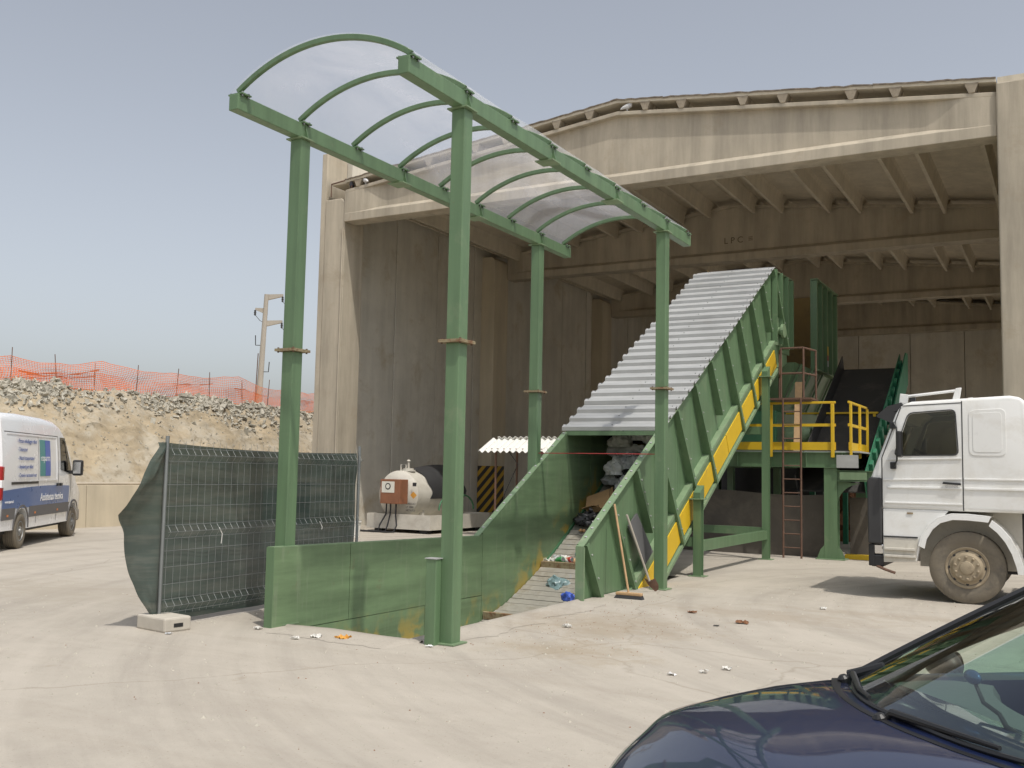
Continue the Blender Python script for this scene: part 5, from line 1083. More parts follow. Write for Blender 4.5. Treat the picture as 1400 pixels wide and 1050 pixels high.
# ================================================================== SERVICE VAN
def van():
    t = thing('service_van', 'white high-roof service van with blue side stripe and grey rub strip', 'van', (-19.03, 12.16, 0), rz=math.atan2(.789, -.613))
    def hw(z): return .965+.025*math.sin(max(0, min(1, (z-.3)/1.0))*math.pi*.5) if z < 1.35 else .99-.115*((z-1.35)/1.25)**1.6
    st = [(-1.22,.50,2.45,.93),(-1.19,.42,2.60,.985),(-1.1,.40,2.64,1),(0,.38,2.67,1),(1.5,.38,2.66,1),(2.2,.38,2.63,1),(2.55,.38,2.55,1),(2.8,.38,2.42,1),(3.0,.38,2.24,1),(3.2,.38,2.03,1),(3.45,.38,1.76,1),(3.7,.38,1.50,.995),(3.85,.38,1.36,.985),(4.1,.38,1.26,.97),(4.4,.38,1.14,.93),(4.58,.40,.98,.86),(4.67,.44,.78,.76),(4.69,.50,.66,.68)]
    secs = []
    for x, zb, zt, k in st:
        half = []; sh = min(.16, (zt-zb)*.35); zs = [zb+(zt-sh-zb)*j/9 for j in range(10)]
        for z in zs: half.append((hw(z)*k, z))
        wt_ = hw(zt-sh)*k
        for j in range(1, 6): a = j/5*math.pi/2; half.append((wt_-sh*1.1*(1-math.cos(a)), zt-sh+sh*math.sin(a)))
        half.append((wt_*.45, zt+.015 if x < 2.6 else zt+.02)); secs.append([(x, -y, z) for y, z in half]+[(x, y, z) for y, z in half[::-1]])
    mb = MB(); mb.loft(secs); body = mb.build('body', 'van_white', t)
    cs = []
    for x in (0, 3.665):
        for s_ in (-1, 1): c = MB(); c.lathe([(.42,0),(.42,.6)], (x, s_*1.3, .37), (0,-s_,0), 32); cs.append(c)
    cut(body, cs); body.data.polygons.foreach_set('use_smooth', [True]*len(body.data.polygons)); body.data.set_sharp_from_angle(angle=R(32))
    for s_ in (-1, 1):
        def skin(name, pts_fn, nu, nv, mt, d=.004, par=body, th=.003):
            m_ = MB(); m_.slab(nu, nv, lambda a, b: (lambda x, z: Vector((x, s_*(hw(z)*(1 if x < 3.7 else 1-.06*(x-3.7)**1.2)+d), z)))(*pts_fn(a, b)), (0, s_*th, 0)); return m_.build(name, mt, par, smooth=True)
        def rect(x0, x1, z0, z1): return lambda a, b: (x0+(x1-x0)*a, z0+(z1-z0)*b)
        skin('blue_stripe', lambda a, b: (-1.15+4.35*a, .80+(.36+.06*math.sin(a*2.6))*b), 24, 4, 'van_blue')
        skin('rub_strip', rect(.44, 3.22, .60, .82), 12, 2, 'van_grey', .006, body, .012); skin('rub_strip', rect(-1.16, -.44, .60, .82), 4, 2, 'van_grey', .006, body, .012)
        for x in (-.9, .75, 2.3): skin('side_marker', rect(x, x+.09, .66, .70), 1, 1, 'amber', .02)
        skin('cab_window', lambda a, b: (2.48+(.88-.52*b)*a, 1.55+.72*b+(-.10*a*(1-b))), 6, 6, 'van_glass', .006, body, .004)
        skin('window_pillar', lambda a, b: (3.02+.03*a-.24*b, 1.52+.68*b), 1, 6, 'black', .012)
        # raised panel field and seams
        for r_ in (rect(.93, .945, .45, 2.25), rect(2.32, 2.34, .45, 2.3), rect(-1.08, 2.3, 2.28, 2.295), rect(3.30, 3.315, .78, 1.5)): skin('panel_seam', r_, 2, 8, 'van_grey', .001, body, .002)
        for r_ in (rect(-.95, 2.22, 2.24, 2.262), rect(.42, 2.22, 1.32, 1.342), rect(2.20, 2.222, 1.343, 2.239)): skin('panel_bead', r_, 6, 3, 'van_white', .001, body, .010)
        skin('slide_track', rect(-.72, .92, 1.27, 1.32), 6, 1, 'black', .003)
        for x in (2.18, 2.42): skin('door_handle', rect(x, x+.13, 1.20, 1.26), 2, 1, 'black', .008, body, .03)
        wh = lambda x: [skin('arch_lip', lambda a, b: (x-math.cos(math.pi*a)*(.43+.035*b), .40+math.sin(math.pi*a)*(.43+.035*b)), 18, 1, 'van_grey', .003, body, .014)]
        wh(0); wh(3.665)
        # printed panel
        skin('logo', rect(1.02, 1.72, 1.42, 2.18), 3, 6, 'logo_green', .004, body, .003); skin('logo', rect(1.37 if s_ < 0 else 1.02, 1.72 if s_ < 0 else 1.37, 1.425, 2.175), 3, 6, 'logo_blue', .008, body, .002)
        dx = -s_*1.0; xa = (1.0, 0, 0) if s_ < 0 else (-1.0, 0, 0); start = lambda x0, x1: x0 if s_ < 0 else x1
        ty = lambda z: s_*(hw(z)+.014)
        text('lettering', 'coparm', .20, 'print_white', body, (start(1.05, 1.69), ty(1.8), 1.74), xa, (0,0,1))
        text('lettering', 'Assistenza tecnica', .22, 'print_white', body, (start(1.1, 2.85), ty(.98), .91), xa, (0,0,1), .003)
        text('lettering', 'www.coparm.it', .08, 'print_white', body, (start(-1.05, -.45), ty(.95), .92), xa, (0,0,1))
        for k, l in enumerate(('- Presse imballaggio rifiuti', '- Trituratori', '- Nastri trasportatori', '- Impianti per rifiuti', '- Cesoie e accessori vari')): text('lettering', l, .115, 'print_blue', body, (start(-.38, .93), ty(2.12-.17*k), 2.09-.17*k), xa, (0,0,1), .0)
        mb = MB(); mb.box(3.08, 3.24, *sorted((s_*1.06, s_*1.28)), 1.42, 1.78); mr = mb.build('door_mirror', 'black', t, bevel=.04); mb = MB(); mb.box(3.1, 3.2, *sorted((s_*.94, s_*1.08)), 1.46, 1.54); mb.build('mirror_arm', 'black', mr)
        mb = MB(); mb.box(3.074, 3.0795, *sorted((s_*1.09, s_*1.25)), 1.47, 1.73); mb.build('mirror_glass', 'chrome', mr)
        mb = MB(); mb.box(-1.245, -1.12, *sorted((s_*.80, s_*.99)), .98, 1.62); tl = mb.build('tail_lamp', 'red_lamp', t, bevel=.02)
        mb = MB(); mb.box(-1.25, -1.118, *sorted((s_*.80, s_*.993)), 1.22, 1.36); mb.build('reverse_lens', 'print_white', tl)
        mb = MB(); mb.box(4.3, 4.6, *sorted((s_*.62, s_*.86)), .78, 1.02); mb.build('headlamp', 'chrome', t, bevel=.05)
        wheel(t, (0, s_*.985, .345), (0, s_, 0), .345, .24, 'rim_grey', 'van', 6); wheel(t, (3.665, s_*.985, .345), (0, s_, 0), .345, .24, 'rim_grey', 'van', 6)
    mb = MB(); mb.slab(10, 8, lambda a, b: Vector((3.70-1.08*b+.10*math.sin(a*math.pi)*(1-.3*b), (-1+2*a)*(.84-.1*b), 1.52+.86*b)), (.02, 0, .015)); mb.build('windscreen', 'van_glass', t, smooth=True)
    mb = MB(); mb.box(-1.30, -1.18, -.97, .97, .40, .60); mb.build('rear_bumper', 'van_grey', t, bevel=.03)
    mb = MB(); mb.box(4.55, 4.74, -.85, .85, .32, .62); mb.build('front_bumper', 'van_grey', t, bevel=.05)
    mb = MB(); mb.box(-1.1, 4.5, -.8, .8, .30, .42); mb.build('floor_pan', 'black_dusty', t)
    mb = MB(); mb.box(-1.226, -1.221, -.006, .006, .65, 2.45); mb.build('rear_door_seam', 'van_grey', t)
van()

# ================================================================== DARK BLUE CAR (foreground)
def car():
    t = thing('parked_car', 'dark blue hatchback with glossy bonnet and tinted windscreen', 'car', (-.30, 3.40, 0), rz=math.atan2(-.61, -.79))
    # lower body: stations along x (front is +x), half widths and heights at centre line / edge
    #        x    zb    zc(centre top) ze(edge top)  hw
    st = [(1.025,.34,.52,.50,.50),(1.012,.26,.60,.56,.66),(.96,.22,.69,.62,.75),(.89,.20,.762,.69,.80),(.80,.19,.845,.755,.83),(.7,.18,.915,.82,.85),(.5,.18,.96,.865,.862),(.3,.18,.99,.90,.868),(.1,.18,1.00,.925,.872),(-.1,.18,.98,.945,.875),(-.35,.18,.95,.95,.88),(-1.0,.18,.955,.955,.882),(-1.8,.18,.97,.97,.88),(-2.3,.18,.985,.985,.865),(-2.7,.2,.99,.99,.83),(-2.85,.26,.97,.97,.78),(-2.9,.36,.9,.9,.7)]
    def cr(p0, p1, p2, p3, t): return tuple(.5*(2*b+(c-a)*t+(2*a-5*b+4*c-d)*t*t+(3*b-a-3*c+d)*t**3) for a, b, c, d in zip(p0, p1, p2, p3))
    fine = []
    for i in range(len(st)-1):
        q = [st[max(0, i-1)], st[i], st[i+1], st[min(len(st)-1, i+2)]]
        for k in range(4 if i < 10 else 2): fine.append(cr(*q, k/(4 if i < 10 else 2)))
    fine.append(st[-1]); secs = []
    for x, zb, zc, ze, h in fine:
        half = [(h*.90, zb), (h*.985, zb+(ze-zb)*.18), (h, zb+(ze-zb)*.45), (h*.998, zb+(ze-zb)*.68), (h*.985, zb+(ze-zb)*.86), (h*.965, zb+(ze-zb)*.96), (h*.93, ze+.012), (h*.86, ze+(zc-ze)*.40), (h*.72, ze+(zc-ze)*.66), (h*.5, ze+(zc-ze)*.86), (h*.25, ze+(zc-ze)*.97)]
        secs.append([(x, -y, z) for y, z in half]+[(x, 0, zc)]+[(x, y, z) for y, z in half[::-1]])
    mb = MB(); mb.loft(secs); body = mb.build('body', 'car_blue', t)
    cs = []
    for x in (.42, -2.1):
        for s_ in (-1, 1): c = MB(); c.lathe([(.35,0),(.35,.5)], (x, s_*1.15, .31), (0,-s_,0), 32); cs.append(c)
    c = MB(); c.loft([[(x, -h, z), (x, h, z), (x, h, 1.3), (x, -h, 1.3)] for x, h, z in ((-2.3,.74,.42), (-.12,.74,.42))]); cs.append(c)      # cabin
    cut(body, cs)
    md = body.modifiers.new('sub', 'BEVEL'); md.width = .012; md.segments = 2; md.limit_method = 'ANGLE'; md.angle_limit = R(50)
    body.data.polygons.foreach_set('use_smooth', [True]*len(body.data.polygons)); body.data.set_sharp_from_angle(angle=R(48))
    def hz(x, y):   # bonnet height
        for (a, b) in zip(st, st[1:]):
            if b[0] <= x <= a[0]:
                f = (x-a[0])/(b[0]-a[0]); zc, ze, h = [a[k]+(b[k]-a[k])*f for k in (2, 3, 4)]; q = abs(y)/h
                tab = [(0,1),(.25,.97),(.5,.86),(.72,.66),(.86,.40),(.93,.05)]
                for (u0, v0), (u1, v1) in zip(tab, tab[1:]):
                    if u0 <= q <= u1: return ze+(zc-ze)*(v0+(v1-v0)*(q-u0)/(u1-u0))
                return ze
        return .9
    # bonnet shut line and crease
    for s_ in (-1, 1):
        mb = MB(); mb.tube([(x, s_*(.70-.10*max(0, x-.3)**1.5), hz(x, .70-.10*max(0, x-.3)**1.5)+.001) for x in [.06+.05*i for i in range(19)]], .004, 5); mb.build('bonnet_seam', 'car_dark', body)
    # windscreen frame geometry
    def ws(a, b, inset=0):   # a: -1..1 across, b: 0 base .. 1 top
        y = a*(.735-.075*b); x = .27*(1-abs(a)**2.2)*(1-.5*b)-.02-1.0*b; z = .975+.01*(1-a*a)+.50*b-.035*b*b+.03*(1-a*a)*b
        return Vector((x, y, z))
    mb = MB(); mb.grid(24, 14, lambda u_, v_: ws(u_*2-1, v_)); g = mb.build('windscreen', 'screen', t, smooth=True)
    for s_ in (-1, 1):
        mb = MB(); pts = [ws(s_, k/10)+Vector((0, s_*.012, .004)) for k in range(-1, 12)]; secs = []
        for k, p_ in enumerate(pts): secs.append([p_+Vector((-.05,s_*.03,-.03)), p_+Vector((.012,-s_*.012,.012)), p_+Vector((0,-s_*.035,.012)), p_+Vector((-.06,-s_*.02,-.04))])
        mb.loft(secs); mb.build('front_pillar', 'car_dark', t, smooth=True)
        # roof rail / inner door pillar behind the quarter light
        mb = MB(); pts = [Vector((-.12, s_*.745, .92)), Vector((-.29, s_*.745, 1.02)), Vector((-.41, s_*.742, 1.08)), Vector((-.57, s_*.74, 1.14)), Vector((-.72, s_*.735, 1.19)), Vector((-1.0, s_*.72, 1.30)), Vector((-1.3, s_*.68, 1.45))]
        mb.tube(pts, [.024, .024, .026, .028, .03, .034, .038], 10); mb.build('door_pillar', 'car_dark', t, smooth=True)
        for p0, p1, r in (((-1.25,s_*.80,.95), (-1.35,s_*.68,1.47), .035), ((-2.25,s_*.79,.97), (-2.15,s_*.66,1.47), .05), ((-2.8,s_*.70,.98), (-2.4,s_*.62,1.46), .06)): tube_obj('pillar', [p0, p1], r, 'car_dark', t)
        mb = MB(); mb.slab(2, 4, lambda a, b: Vector((-.42-.82*a-.0*b-.45*(1-a)*b, s_*(.805-.12*b), .955+.48*b*(.55+.45*a))), (0, s_*.004, 0)); mb.build('door_glass', 'screen', t)
        mb = MB(); mb.slab(2, 4, lambda a, b: Vector((-1.28-.92*a, s_*(.805-.12*b), .96+.5*b)), (0, s_*.004, 0)); mb.build('rear_door_glass', 'screen', t)
        # door mirror
        mb = MB(); mb.blob((-.53, s_*.99, .965), (.06, .105, .062), 1, .0, 3); m_ = mb.build('door_mirror', 'car_dark', t, smooth=True)
        mb = MB(); mb.tube([(-.50, s_*.86, .93), (-.53, s_*.95, .95)], .03, 8); mb.build('mirror_stem', 'car_dark', m_)
        mb = MB(); mb.lathe([(.05,0),(.02,.002)], (-.592, s_*.99, .965), (-1,0,0), 20); mb.build('mirror_glass', 'chrome', m_)
        wheel(t, (.42, s_*.845, .31), (0, s_, 0), .31, .2, 'rim_grey', 'van', 5); wheel(t, (-2.1, s_*.845, .31), (0, s_, 0), .31, .2, 'rim_grey', 'van', 5)
        mb = MB(); mb.slab(6, 4, lambda a, b: Vector((.92+.10*(1-a)-.1*b, s_*(.45+.30*a), .56+.14*b-.0*a)), (.02, s_*.01, .01)); mb.build('headlamp', 'chrome', t, smooth=True)
    mb = MB(); mb.slab(16, 10, lambda a, b: Vector((-.98-1.6*a-.0, (b*2-1)*(.68-.03*abs(a-.4)), 1.455+.075*math.sin(math.pi*(a*.8+.15))*1-.05*(b*2-1)**2)), (0, 0, .02)); mb.build('roof', 'car_blue', t, smooth=True)
    mb = MB(); mb.slab(8, 4, lambda a, b: Vector((-2.85+.30*b, (a*2-1)*(.66-.05*b), 1.0+.44*b)), (.006, 0, 0)); mb.build('rear_window', 'screen', t)
    # cowl, wipers
    mb = MB(); mb.slab(24, 3, lambda a, b: (lambda q: Vector((q.x+.035-.07*b+.05*(1-b)*abs(a*2-1)**4, q.y*1.03, hz(max(-.09, q.x+.04), q.y)+.004 if b < .4 else q.z-.012)))(ws(a*2-1, 0)), (0, 0, -.02)); mb.build('cowl', 'car_dark', t, smooth=True)
    for y0, y1, k in ((-.62, .02, 0), (-.02, .6, 1)):
        P_ = lambda y, d, h: ws(y/.735, 0)+Vector((-.005-d, 0, .006+h+d*.45))
        piv = ws(y0/.735, 0)+Vector((.015, 0, .0))
        w_ = MB(); w_.tube([piv, piv+Vector((-.02, .02, .03)), P_(y0+.30, .02, .018), P_((y0+y1)/2+.1, .02, .016)], [.012, .012, .009, .007], 8); w_ = w_.build('wiper', 'black', t, smooth=True)
        b_ = MB(); b_.tube([P_(y0+.08+(y1-y0)*j/8, .022-.01*math.sin(j/8*math.pi), .004) for j in range(9)], .008, 6); b_.build('wiper_blade', 'black', w_, smooth=True)
        c_2 = MB(); c_2.lathe([(.022,0),(.022,.03),(.012,.04)], piv+Vector((0,0,-.015)), (.3,0,1), 12); c_2.build('wiper_pivot', 'black', w_)
    mb = MB(); mb.tube([(.03, -.69, .985), (-.06, -.60, 1.035)], [.02, .016], 8); mb.build('wiper_rest', 'black', t)
    # interior
    def dash(a, b):
        y = (a*2-1)*.70; f = ws((a*2-1)*.95, 0); x = f.x-.05-.62*b; z = f.z-.035-.02*b+.03*math.sin(b*math.pi)+(.055*math.exp(-((y-.38)/.2)**2)*b*b)-.32*max(0, b-.86)/.14
        return Vector((x, y, z))
    mb = MB(); mb.grid(30, 24, dash); d_ = mb.build('dashboard', 'car_dash', t, smooth=True)
    mb = MB()
    for k in range(22):
        a = .24+k*.0165; p0 = dash(a, .10)+Vector((0,0,.002)); p1 = dash(a, .15)+Vector((0,0,.002)); mb.beam(p0, p1, .006, .004)
    v_ = mb.build('demist_vent', 'car_dark', d_); v_['kind'] = 'stuff'
    for x in (-.95, -1.85):
        for y in (-.37, .37):
            s = MB(); s.box(x-.5, x, y-.24, y+.24, .42, .58); s.prism([(x-.42,y-.23,.58),(x-.30,y-.23,.58),(x-.52,y-.23,1.16),(x-.62,y-.23,1.14)], (0,.46,0)); s.box(x-.63, x-.54, y-.12, y+.12, 1.17, 1.36); s.build('seat', 'car_dash', t, bevel=.03)
    mb = MB(); c = Vector((-.62, .38, .98)); axx = Vector((-.85, 0, .5)).normalized(); a_ = axx.orthogonal().normalized(); b2 = axx.cross(a_); mb.tube([c+(a_*math.cos(k*math.pi/14)+b2*math.sin(k*math.pi/14))*.185 for k in range(29)], .014, 8); mb.tube([c, c+Vector((.2, 0, -.14))], .035, 8); mb.build('steering_wheel', 'car_dark', t, smooth=True)
    # windscreen sticker, oval gadget on a curved arm on the dash
    mb = MB(); q = [ws(-.93, .19), ws(-.84, .165), ws(-.84, .225), ws(-.93, .25)]; mb.add([v+Vector((-.006,0,-.006)) for v in q], [(0,1,2,3)]); mb.build('sticker', 'plate', t)
    gd = thing('phone_cradle', 'blue oval holder on a curved stalk on the car dashboard', 'holder', (0,0,0)); 
    ROOT[gd.name] = None; gd.location = t.matrix_basis @ Vector((0,0,0)); gd.location = (-.30, 3.40, 0); gd.rotation_euler = t.rotation_euler
    hd = Vector((-.15, -.2, 1.075)); b0 = dash(.62, .45); mb = MB(); pts = [b0+Vector((0,0,-.01)), b0+Vector((.02,-.08,.015)), Vector((-.12,-.02,1.0)), Vector((-.14,-.13,1.01)), hd+Vector((0,.015,-.02)), hd]; mb.tube(pts, [.008,.008,.007,.007,.006,.006], 8); mb.build('stalk', 'car_dark', gd, smooth=True)
    mb = MB(); mb.blob(hd, (.018,.042,.024), 2, 0, 3); mb.build('oval_head', 'silver_blue', gd, smooth=True)
car()

# ================================================================== WASTE ON THE CONVEYOR
def beltz(y): return 1.06+SL*(y-16.1)
def bag(x, y, z, r, mt, seed, lab, knot=True, name='rubbish_bag', cat='bag', amp=.38):
    t = thing(name, lab, cat, (x, y, z), group='rubbish riding on the slat conveyor')
    mb = MB(); mb.blob((x, y, z+r[2]*.6), r, seed, amp, 4, 2.0, -r[2]*.6); mb.build('sack', mt, t, smooth=True, auto=32)
    if knot:
        k = MB(); k.tube([(x+.1*r[0], y-.2*r[1], z+r[2]*1.2), (x+.12*r[0], y-.25*r[1], z+r[2]*1.65), (x+.3*r[0], y-.4*r[1], z+r[2]*1.9), (x+.45*r[0], y-.35*r[1], z+r[2]*1.85)], [.05, .022, .045, .012], 8); k.build('tied_neck', mt, t, smooth=True)
for a in ((-7.24, 15.70, (.24,.2,.15), 'bag_black', 1, 'crumpled black bin liner wedged below the cardboard box'), (-7.15, 16.75, (.26,.24,.22), 'bag_grey', 2, 'translucent grey rubbish bag above the cardboard box', .1),
          (-6.85, 16.45, (.22,.22,.2), 'bag_white', 3, 'white bag resting against the upper edge of the cardboard box', .12), (-7.2, 17.15, (.25,.24,.24), 'bag_white', 4, 'bulging white rubbish bag by the far side plate under the cover', .32),
          (-7.18, 17.05, (.22,.22,.2), 'bag_black', 5, 'black rubbish sack on top of the grey bag by the far side plate', .62), (-6.35, 17.2, (.3,.3,.3), 'bag_white', 6, 'white rubbish bag against the near side plate under the cover', .4),
          (-6.75, 17.5, (.3,.28,.3), 'bag_grey', 7, 'grey rubbish bag at the top of the pile deep under the cover', .65), (-6.75, 16.2, (.17,.17,.14), 'cyan_wrap', 8, 'turquoise plastic bag half hidden by the conveyor side', .12),
          (-6.5, 16.5, (.24,.22,.22), 'bag_white', 9, 'torn white bag lying beside the turquoise bag', .1), (-7.15, 17.75, (.28,.28,.28), 'bag_white', 10, 'pale rubbish bag at the very back of the pile', .6),
          (-6.98, 14.02, (.21,.18,.17), 'bag_teal', 11, 'knotted teal grey plastic bag on the open slats'), (-6.62, 14.3, (.15,.15,.14), 'leaf_brown', 12, 'small brown bag beside the teal grey bag'),
          (-6.85, 16.85, (.27,.25,.25), 'bag_white', 14, 'crumpled white bag in the middle of the pile', .38), (-6.25, 16.7, (.28,.28,.26), 'bag_white', 15, 'white bag heaped against the near side plate at the cover edge', .35),
          (-6.9, 17.1, (.25,.24,.23), 'bag_white', 16, 'pale bag high on the pile under the cover edge', .78), (-6.45, 16.95, (.28,.26,.24), 'bag_grey', 17, 'large grey bag crowning the pile just under the cover', .72), (-6.95, 16.5, (.15,.16,.14), 'bag_black', 18, 'small black sack between the cardboard box and the white bags', .36),
          (-7.05, 16.45, (.2,.2,.19), 'bag_white', 21, 'small white bag directly above the cardboard box', .45), (-6.75, 16.55, (.22,.2,.2), 'bag_grey', 22, 'grey bag stacked on the white bag above the turquoise bag', .5), (-6.5, 16.45, (.2,.2,.2), 'bag_white', 23, 'white bag propped against the grey bag near the side plate', .5),
          (-7.1, 16.7, (.2,.2,.18), 'paper', 24, 'off-white paper sack on the upper pile by the far side plate', .8), (-6.7, 16.75, (.2,.2,.2), 'bag_white', 25, 'white bag near the top of the pile in the middle', .9), (-6.95, 16.25, (.13,.13,.11), 'red_wrap', 26, 'pinkish bag just right of the cardboard box', .14), (-6.4, 16.65, (.22,.2,.2), 'bag_white', 27, 'white bag at the top of the pile by the near side plate', .85),
          (-6.6, 14.75, (.16,.16,.12), 'bag_black', 13, 'small black bag against the near side plate above the first cleat')):
    bag(a[0], a[1], beltz(a[1])-.02+(a[6] if len(a) > 6 else 0), a[2], a[3], a[4], a[5], a[4] in (1, 4, 15))
def carton():
    c = Vector((-7.2, 15.98, beltz(15.98)+.27)); t = thing('cardboard_box', 'flattened brown cardboard box with open flaps on the rubbish pile', 'box', c)
    rot = Matrix.Rotation(R(38), 3, 'X') @ Matrix.Rotation(R(18), 3, 'Z') @ Matrix.Rotation(R(-12), 3, 'Y')
    def slab(name, pts, th=.012):
        mb = MB(); P = [c+rot @ (Vector(q)*.72) for q in pts]; n = (P[1]-P[0]).cross(P[2]-P[0]).normalized()*th; mb.prism(P, n); mb.build(name, 'cardboard', t)
    slab('panel', [(-.32,-.22,0),(.30,-.24,.0),(.32,.2,.03),(-.30,.22,.02)]); slab('panel', [(-.30,-.22,-.16),(.30,-.24,-.18),(.30,-.235,-.01),(-.32,-.225,-.01)])
    slab('flap', [(-.32,-.22,.013),(-.02,-.24,.013),(-.08,-.36,.16),(-.38,-.28,.12)]); slab('flap', [(.02,-.24,.013),(.30,-.24,.013),(.36,-.38,-.08),(.08,-.40,.02)]); slab('flap', [(.31,-.23,.014),(.33,.19,.04),(.44,.1,.14),(.42,-.18,.10)]); slab('panel', [(-.3,.22,-.2),(-.32,.22,.0),(-.31,-.22,-.0),(-.3,-.22,-.2)])
carton()
def can(x, y, z, mt, lab, d, r=.048, L=.17):
    t = thing('drink_can', lab, 'can', (x, y, z), group='cans and bottles caught on the cleat')
    mb = MB(); mb.lathe([(r*.8,0),(r,.008),(r,L-.012),(r*.85,L)], (x, y, z+r), d, 14); mb.build('tin', mt, t, smooth=True); mb = MB(); mb.lathe([(r*.78,0),(r*.7,.003)], Vector((x, y, z+r))+Vector(d).normalized()*L, d, 14); mb.build('lid', 'galv_wire', t)
for i, (x, mt_, lab) in enumerate(((-7.28, 'green_can', 'crushed green can lying on the cleat'), (-7.16, 'red_wrap', 'small red can lying on the cleat'), (-7.05, 'paper', 'white plastic bottle lying beside the cans'), (-6.97, 'cardboard', 'brown can at the end of the row on the cleat'), (-6.85, 'green_can', 'green can close to the near side plate'), (-6.75, 'bag_grey', 'grey can close to the near side plate'))):
    can(x, 14.60+.05*(i % 2), beltz(14.60)+.05, mt_, lab, (random.uniform(-1,1), random.uniform(-.3,.3), .1))
def scrap(name, x, y, z, s, mt, lab, seed, flat=.35, group='litter', cat='litter'):
    mb = MB()
    def fn(a, b):
        k = Vector((a*2.2, b*2.2, seed)); return Vector((x+(a-.5)*s*2+.5*s*noise.noise(k), y+(b-.5)*s*1.4+.5*s*noise.noise(k+Vector((5,5,0))), z+.004+max(0, s*flat*(.5+1.3*noise.noise(k*2.1+Vector((9,1,0)))))))
    mb.slab(7, 7, fn, (0, 0, .003)); mb.build(name, mt, label=lab, cat=cat, group=group)
scrap('paper_scrap', -7.42, 14.62, beltz(14.62)+.03, .10, 'paper', 'crumpled white wrapper at the left end of the cleat', 1, .9, 'rubbish riding on the slat conveyor')
scrap('paper_scrap', -7.22, 14.72, beltz(14.72)+.03, .09, 'bag_white', 'torn white film behind the cans on the cleat', 2, .9, 'rubbish riding on the slat conveyor')
scrap('plastic_scrap', -6.72, 13.95, beltz(13.95)+.03, .15, 'paper', 'white wrapper lying below the teal grey bag', 3, .6, 'rubbish riding on the slat conveyor')
scrap('plastic_scrap', -6.62, 13.75, beltz(13.75)+.04, .12, 'cardboard', 'brown paper scrap below the teal grey bag', 4, .5, 'rubbish riding on the slat conveyor')
scrap('plastic_scrap', -7.05, 14.15, beltz(14.15)+.03, .10, 'paper', 'white scrap above the teal grey bag', 41, .8, 'rubbish riding on the slat conveyor')
scrap('plastic_scrap', -6.95, 15.1, beltz(15.1)+.03, .09, 'red_wrap', 'pink wrapper lying on the slats by the near side plate', 42, .8, 'rubbish riding on the slat conveyor')
for i, (x, y, sz, m_, n_, l_) in enumerate(((-6.8, 13.7, .06, 'paper', 'paper_scrap', 'white paper scrap on the lowest open slats'), (-6.6, 13.85, .07, 'green_can', 'wrapper', 'green wrapper on the slats by the front of the near side plate'), (-6.75, 14.1, .08, 'bag_white', 'plastic_film', 'pale torn film beside the teal grey bag'), (-7.3, 14.3, .05, 'cardboard', 'card_scrap', 'brown card scrap on the slats just below the cleat'),
        (-7.35, 14.72, .07, 'bag_grey', 'plastic_film', 'grey plastic scrap behind the cans at the far side plate'), (-7.0, 14.82, .06, 'cyan_wrap', 'wrapper', 'turquoise wrapper behind the cans on the cleat'), (-6.8, 14.95, .08, 'paper', 'paper_scrap', 'white paper scrap between the cans and the black bag'), (-6.9, 15.3, .06, 'bag_white', 'plastic_film', 'pale film on the bare slats below the black bin liner'),
        (-7.25, 15.45, .05, 'cardboard', 'card_scrap', 'small brown card scrap just below the upper cleat'), (-7.0, 13.6, .05, 'red_wrap', 'wrapper', 'red wrapper on the lowest open slats'))):
    scrap(n_, x, y, beltz(y)+.03, sz, m_, l_, 70+i, 1.0, 'rubbish riding on the slat conveyor')
mb = MB(); mb.blob((-5.97, 12.30, .055), (.085, .07, .07), 21, .55, 3, 3); mb.build('blue_wrapper', 'blue_wrap', label='crumpled blue wrapper at the foot of the conveyor side', cat='litter')
for i, (n, x, y, s, mt_, lab) in enumerate((('snack_wrapper', -6.47, 8.16, .07, 'orange_wrap', 'orange snack wrapper lying in front of the pit'), ('tissue', -6.72, 8.05, .05, 'paper', 'white crumpled tissue near the orange snack wrapper'), ('tissue', -6.83, 7.86, .035, 'paper', 'small white scrap beside the crumpled tissue'),
        ('leaf_scrap', -3.42, 11.70, .07, 'leaf_brown', 'brown curled scrap lying alone on the yard'), ('dark_scrap', -3.6, 11.3, .03, 'black', 'small dark scrap below the brown curled scrap'), ('paper_scrap', -2.85, 8.6, .032, 'paper', 'white paper scrap in the pair towards the car'), ('paper_scrap', -2.72, 8.85, .036, 'paper', 'larger white paper scrap in the pair towards the car'), ('paper_scrap', -3.05, 8.35, .035, 'bag_white', 'greyish paper scrap near the white pair'),
        ('paper_scrap', -4.95, 10.2, .045, 'paper', 'white paper scrap on the bare yard right of the pit'), ('dark_scrap', -2.9, 13.6, .04, 'paper', 'tiny white scrap on the yard left of the truck wheel'), ('glass_scrap', -5.5, 8.28, .035, 'bag_white', 'silvery scrap at the foot of the guide post'), ('blue_scrap', -8.05, 7.35, .03, 'bag_grey', 'small grey scrap before the concrete block'), ('tissue', -7.55, 8.1, .04, 'paper', 'white tissue by the front corner of the green wall'), ('dark_scrap', -4.2, 12.2, .05, 'leaf_brown', 'dark clod of dirt on the yard beyond the pit'))):
    scrap(n, x, y, .0, s, mt_, lab, 50+i, .7 if mt_ == 'paper' else .4, 'litter on the yard')
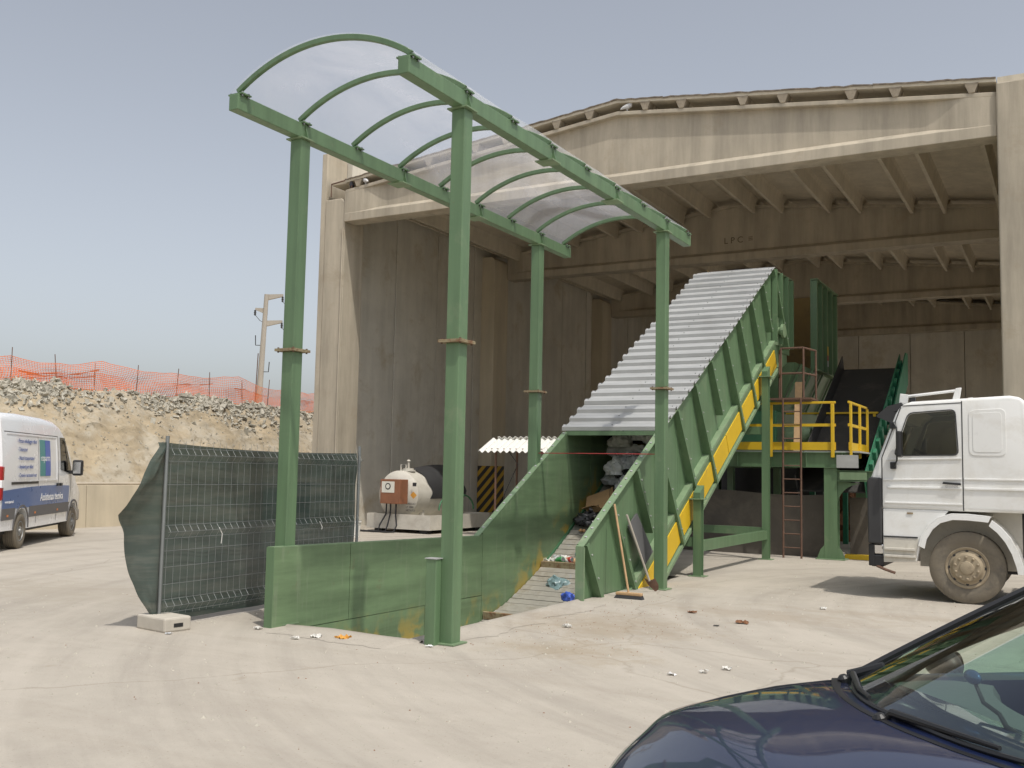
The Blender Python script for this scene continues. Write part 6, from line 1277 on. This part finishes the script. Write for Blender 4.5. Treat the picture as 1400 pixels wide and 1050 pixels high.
# ---- tools and board leaning on the conveyor
b_ = thing('broom', 'push broom with wooden handle leaning on a conveyor rib', 'broom', (-5.45, 13.1, 0))
tube_obj('handle', [(-5.40, 13.05, .06), (-5.72, 13.26, 1.28)], .016, 'wood', b_)
mb = MB(); mb.box(-5.58, -5.2, 13.0, 13.08, .045, .085); mb.build('brush_head', 'wood', b_, bevel=.01)
mb = MB(); mb.prism([(-5.6,12.985,-.002),(-5.18,12.985,-.002),(-5.21,13.0,.046),(-5.57,13.0,.046)], (0,.1,0)); mb.build('bristles', 'black_dusty', b_)
s_ = thing('shovel', 'shovel with grey wooden shaft leaning on the yellow guard plates', 'shovel', (-5.5, 14.0, 0))
tube_obj('shaft', [(-5.45, 13.95, .16), (-5.68, 13.62, 1.12)], .017, 'pole_conc', s_)
mb = MB(); mb.slab(6, 8, lambda a, b: Vector((-5.45+.05*b+.13*(a-.5)*(1-.55*max(0, b-.6)/.4), 13.95+.12*b+.08*(a-.5), .17-.165*b+.03*(a-.5)**2*4)), (.002, .002, .004)); mb.build('blade', 'rust', s_, smooth=True)
mb = MB(); mb.prism([off(13.75, .62, WXR+.03), off(14.05, .62, WXR+.03), off(14.05, 1.30, WXR+.16), off(13.75, 1.30, WXR+.16)], (.03, .01, .01)); mb.build('grey_board', 'grey_board', label='square dark grey board leaning between two conveyor ribs', cat='board')
# ---- a bird in flight beyond the canopy
def flying():
    c = Vector((-21.2, 26.5, 6.35)); t = thing('flying_bird', 'small dark bird in flight in the sky beside the hall', 'bird', c)
    ax = Vector((.87, .49, 0)); mb = MB(); mb.tube([c-ax*.02+Vector((0,-.12,0)), c, c+Vector((0,.1,.01))], [.01,.035,.01], 8); b = mb.build('body', 'pigeon_dark', t, smooth=True)
    for s in (-1, 1):
        w_ = MB(); w_.tube([c, c+ax*.14*s+Vector((0,0,.06)), c+ax*.30*s+Vector((0,0,.0 if s < 0 else -.14))], [.02, .022, .004], 6); w_.build('wing', 'pigeon_dark', t, smooth=True)
flying()
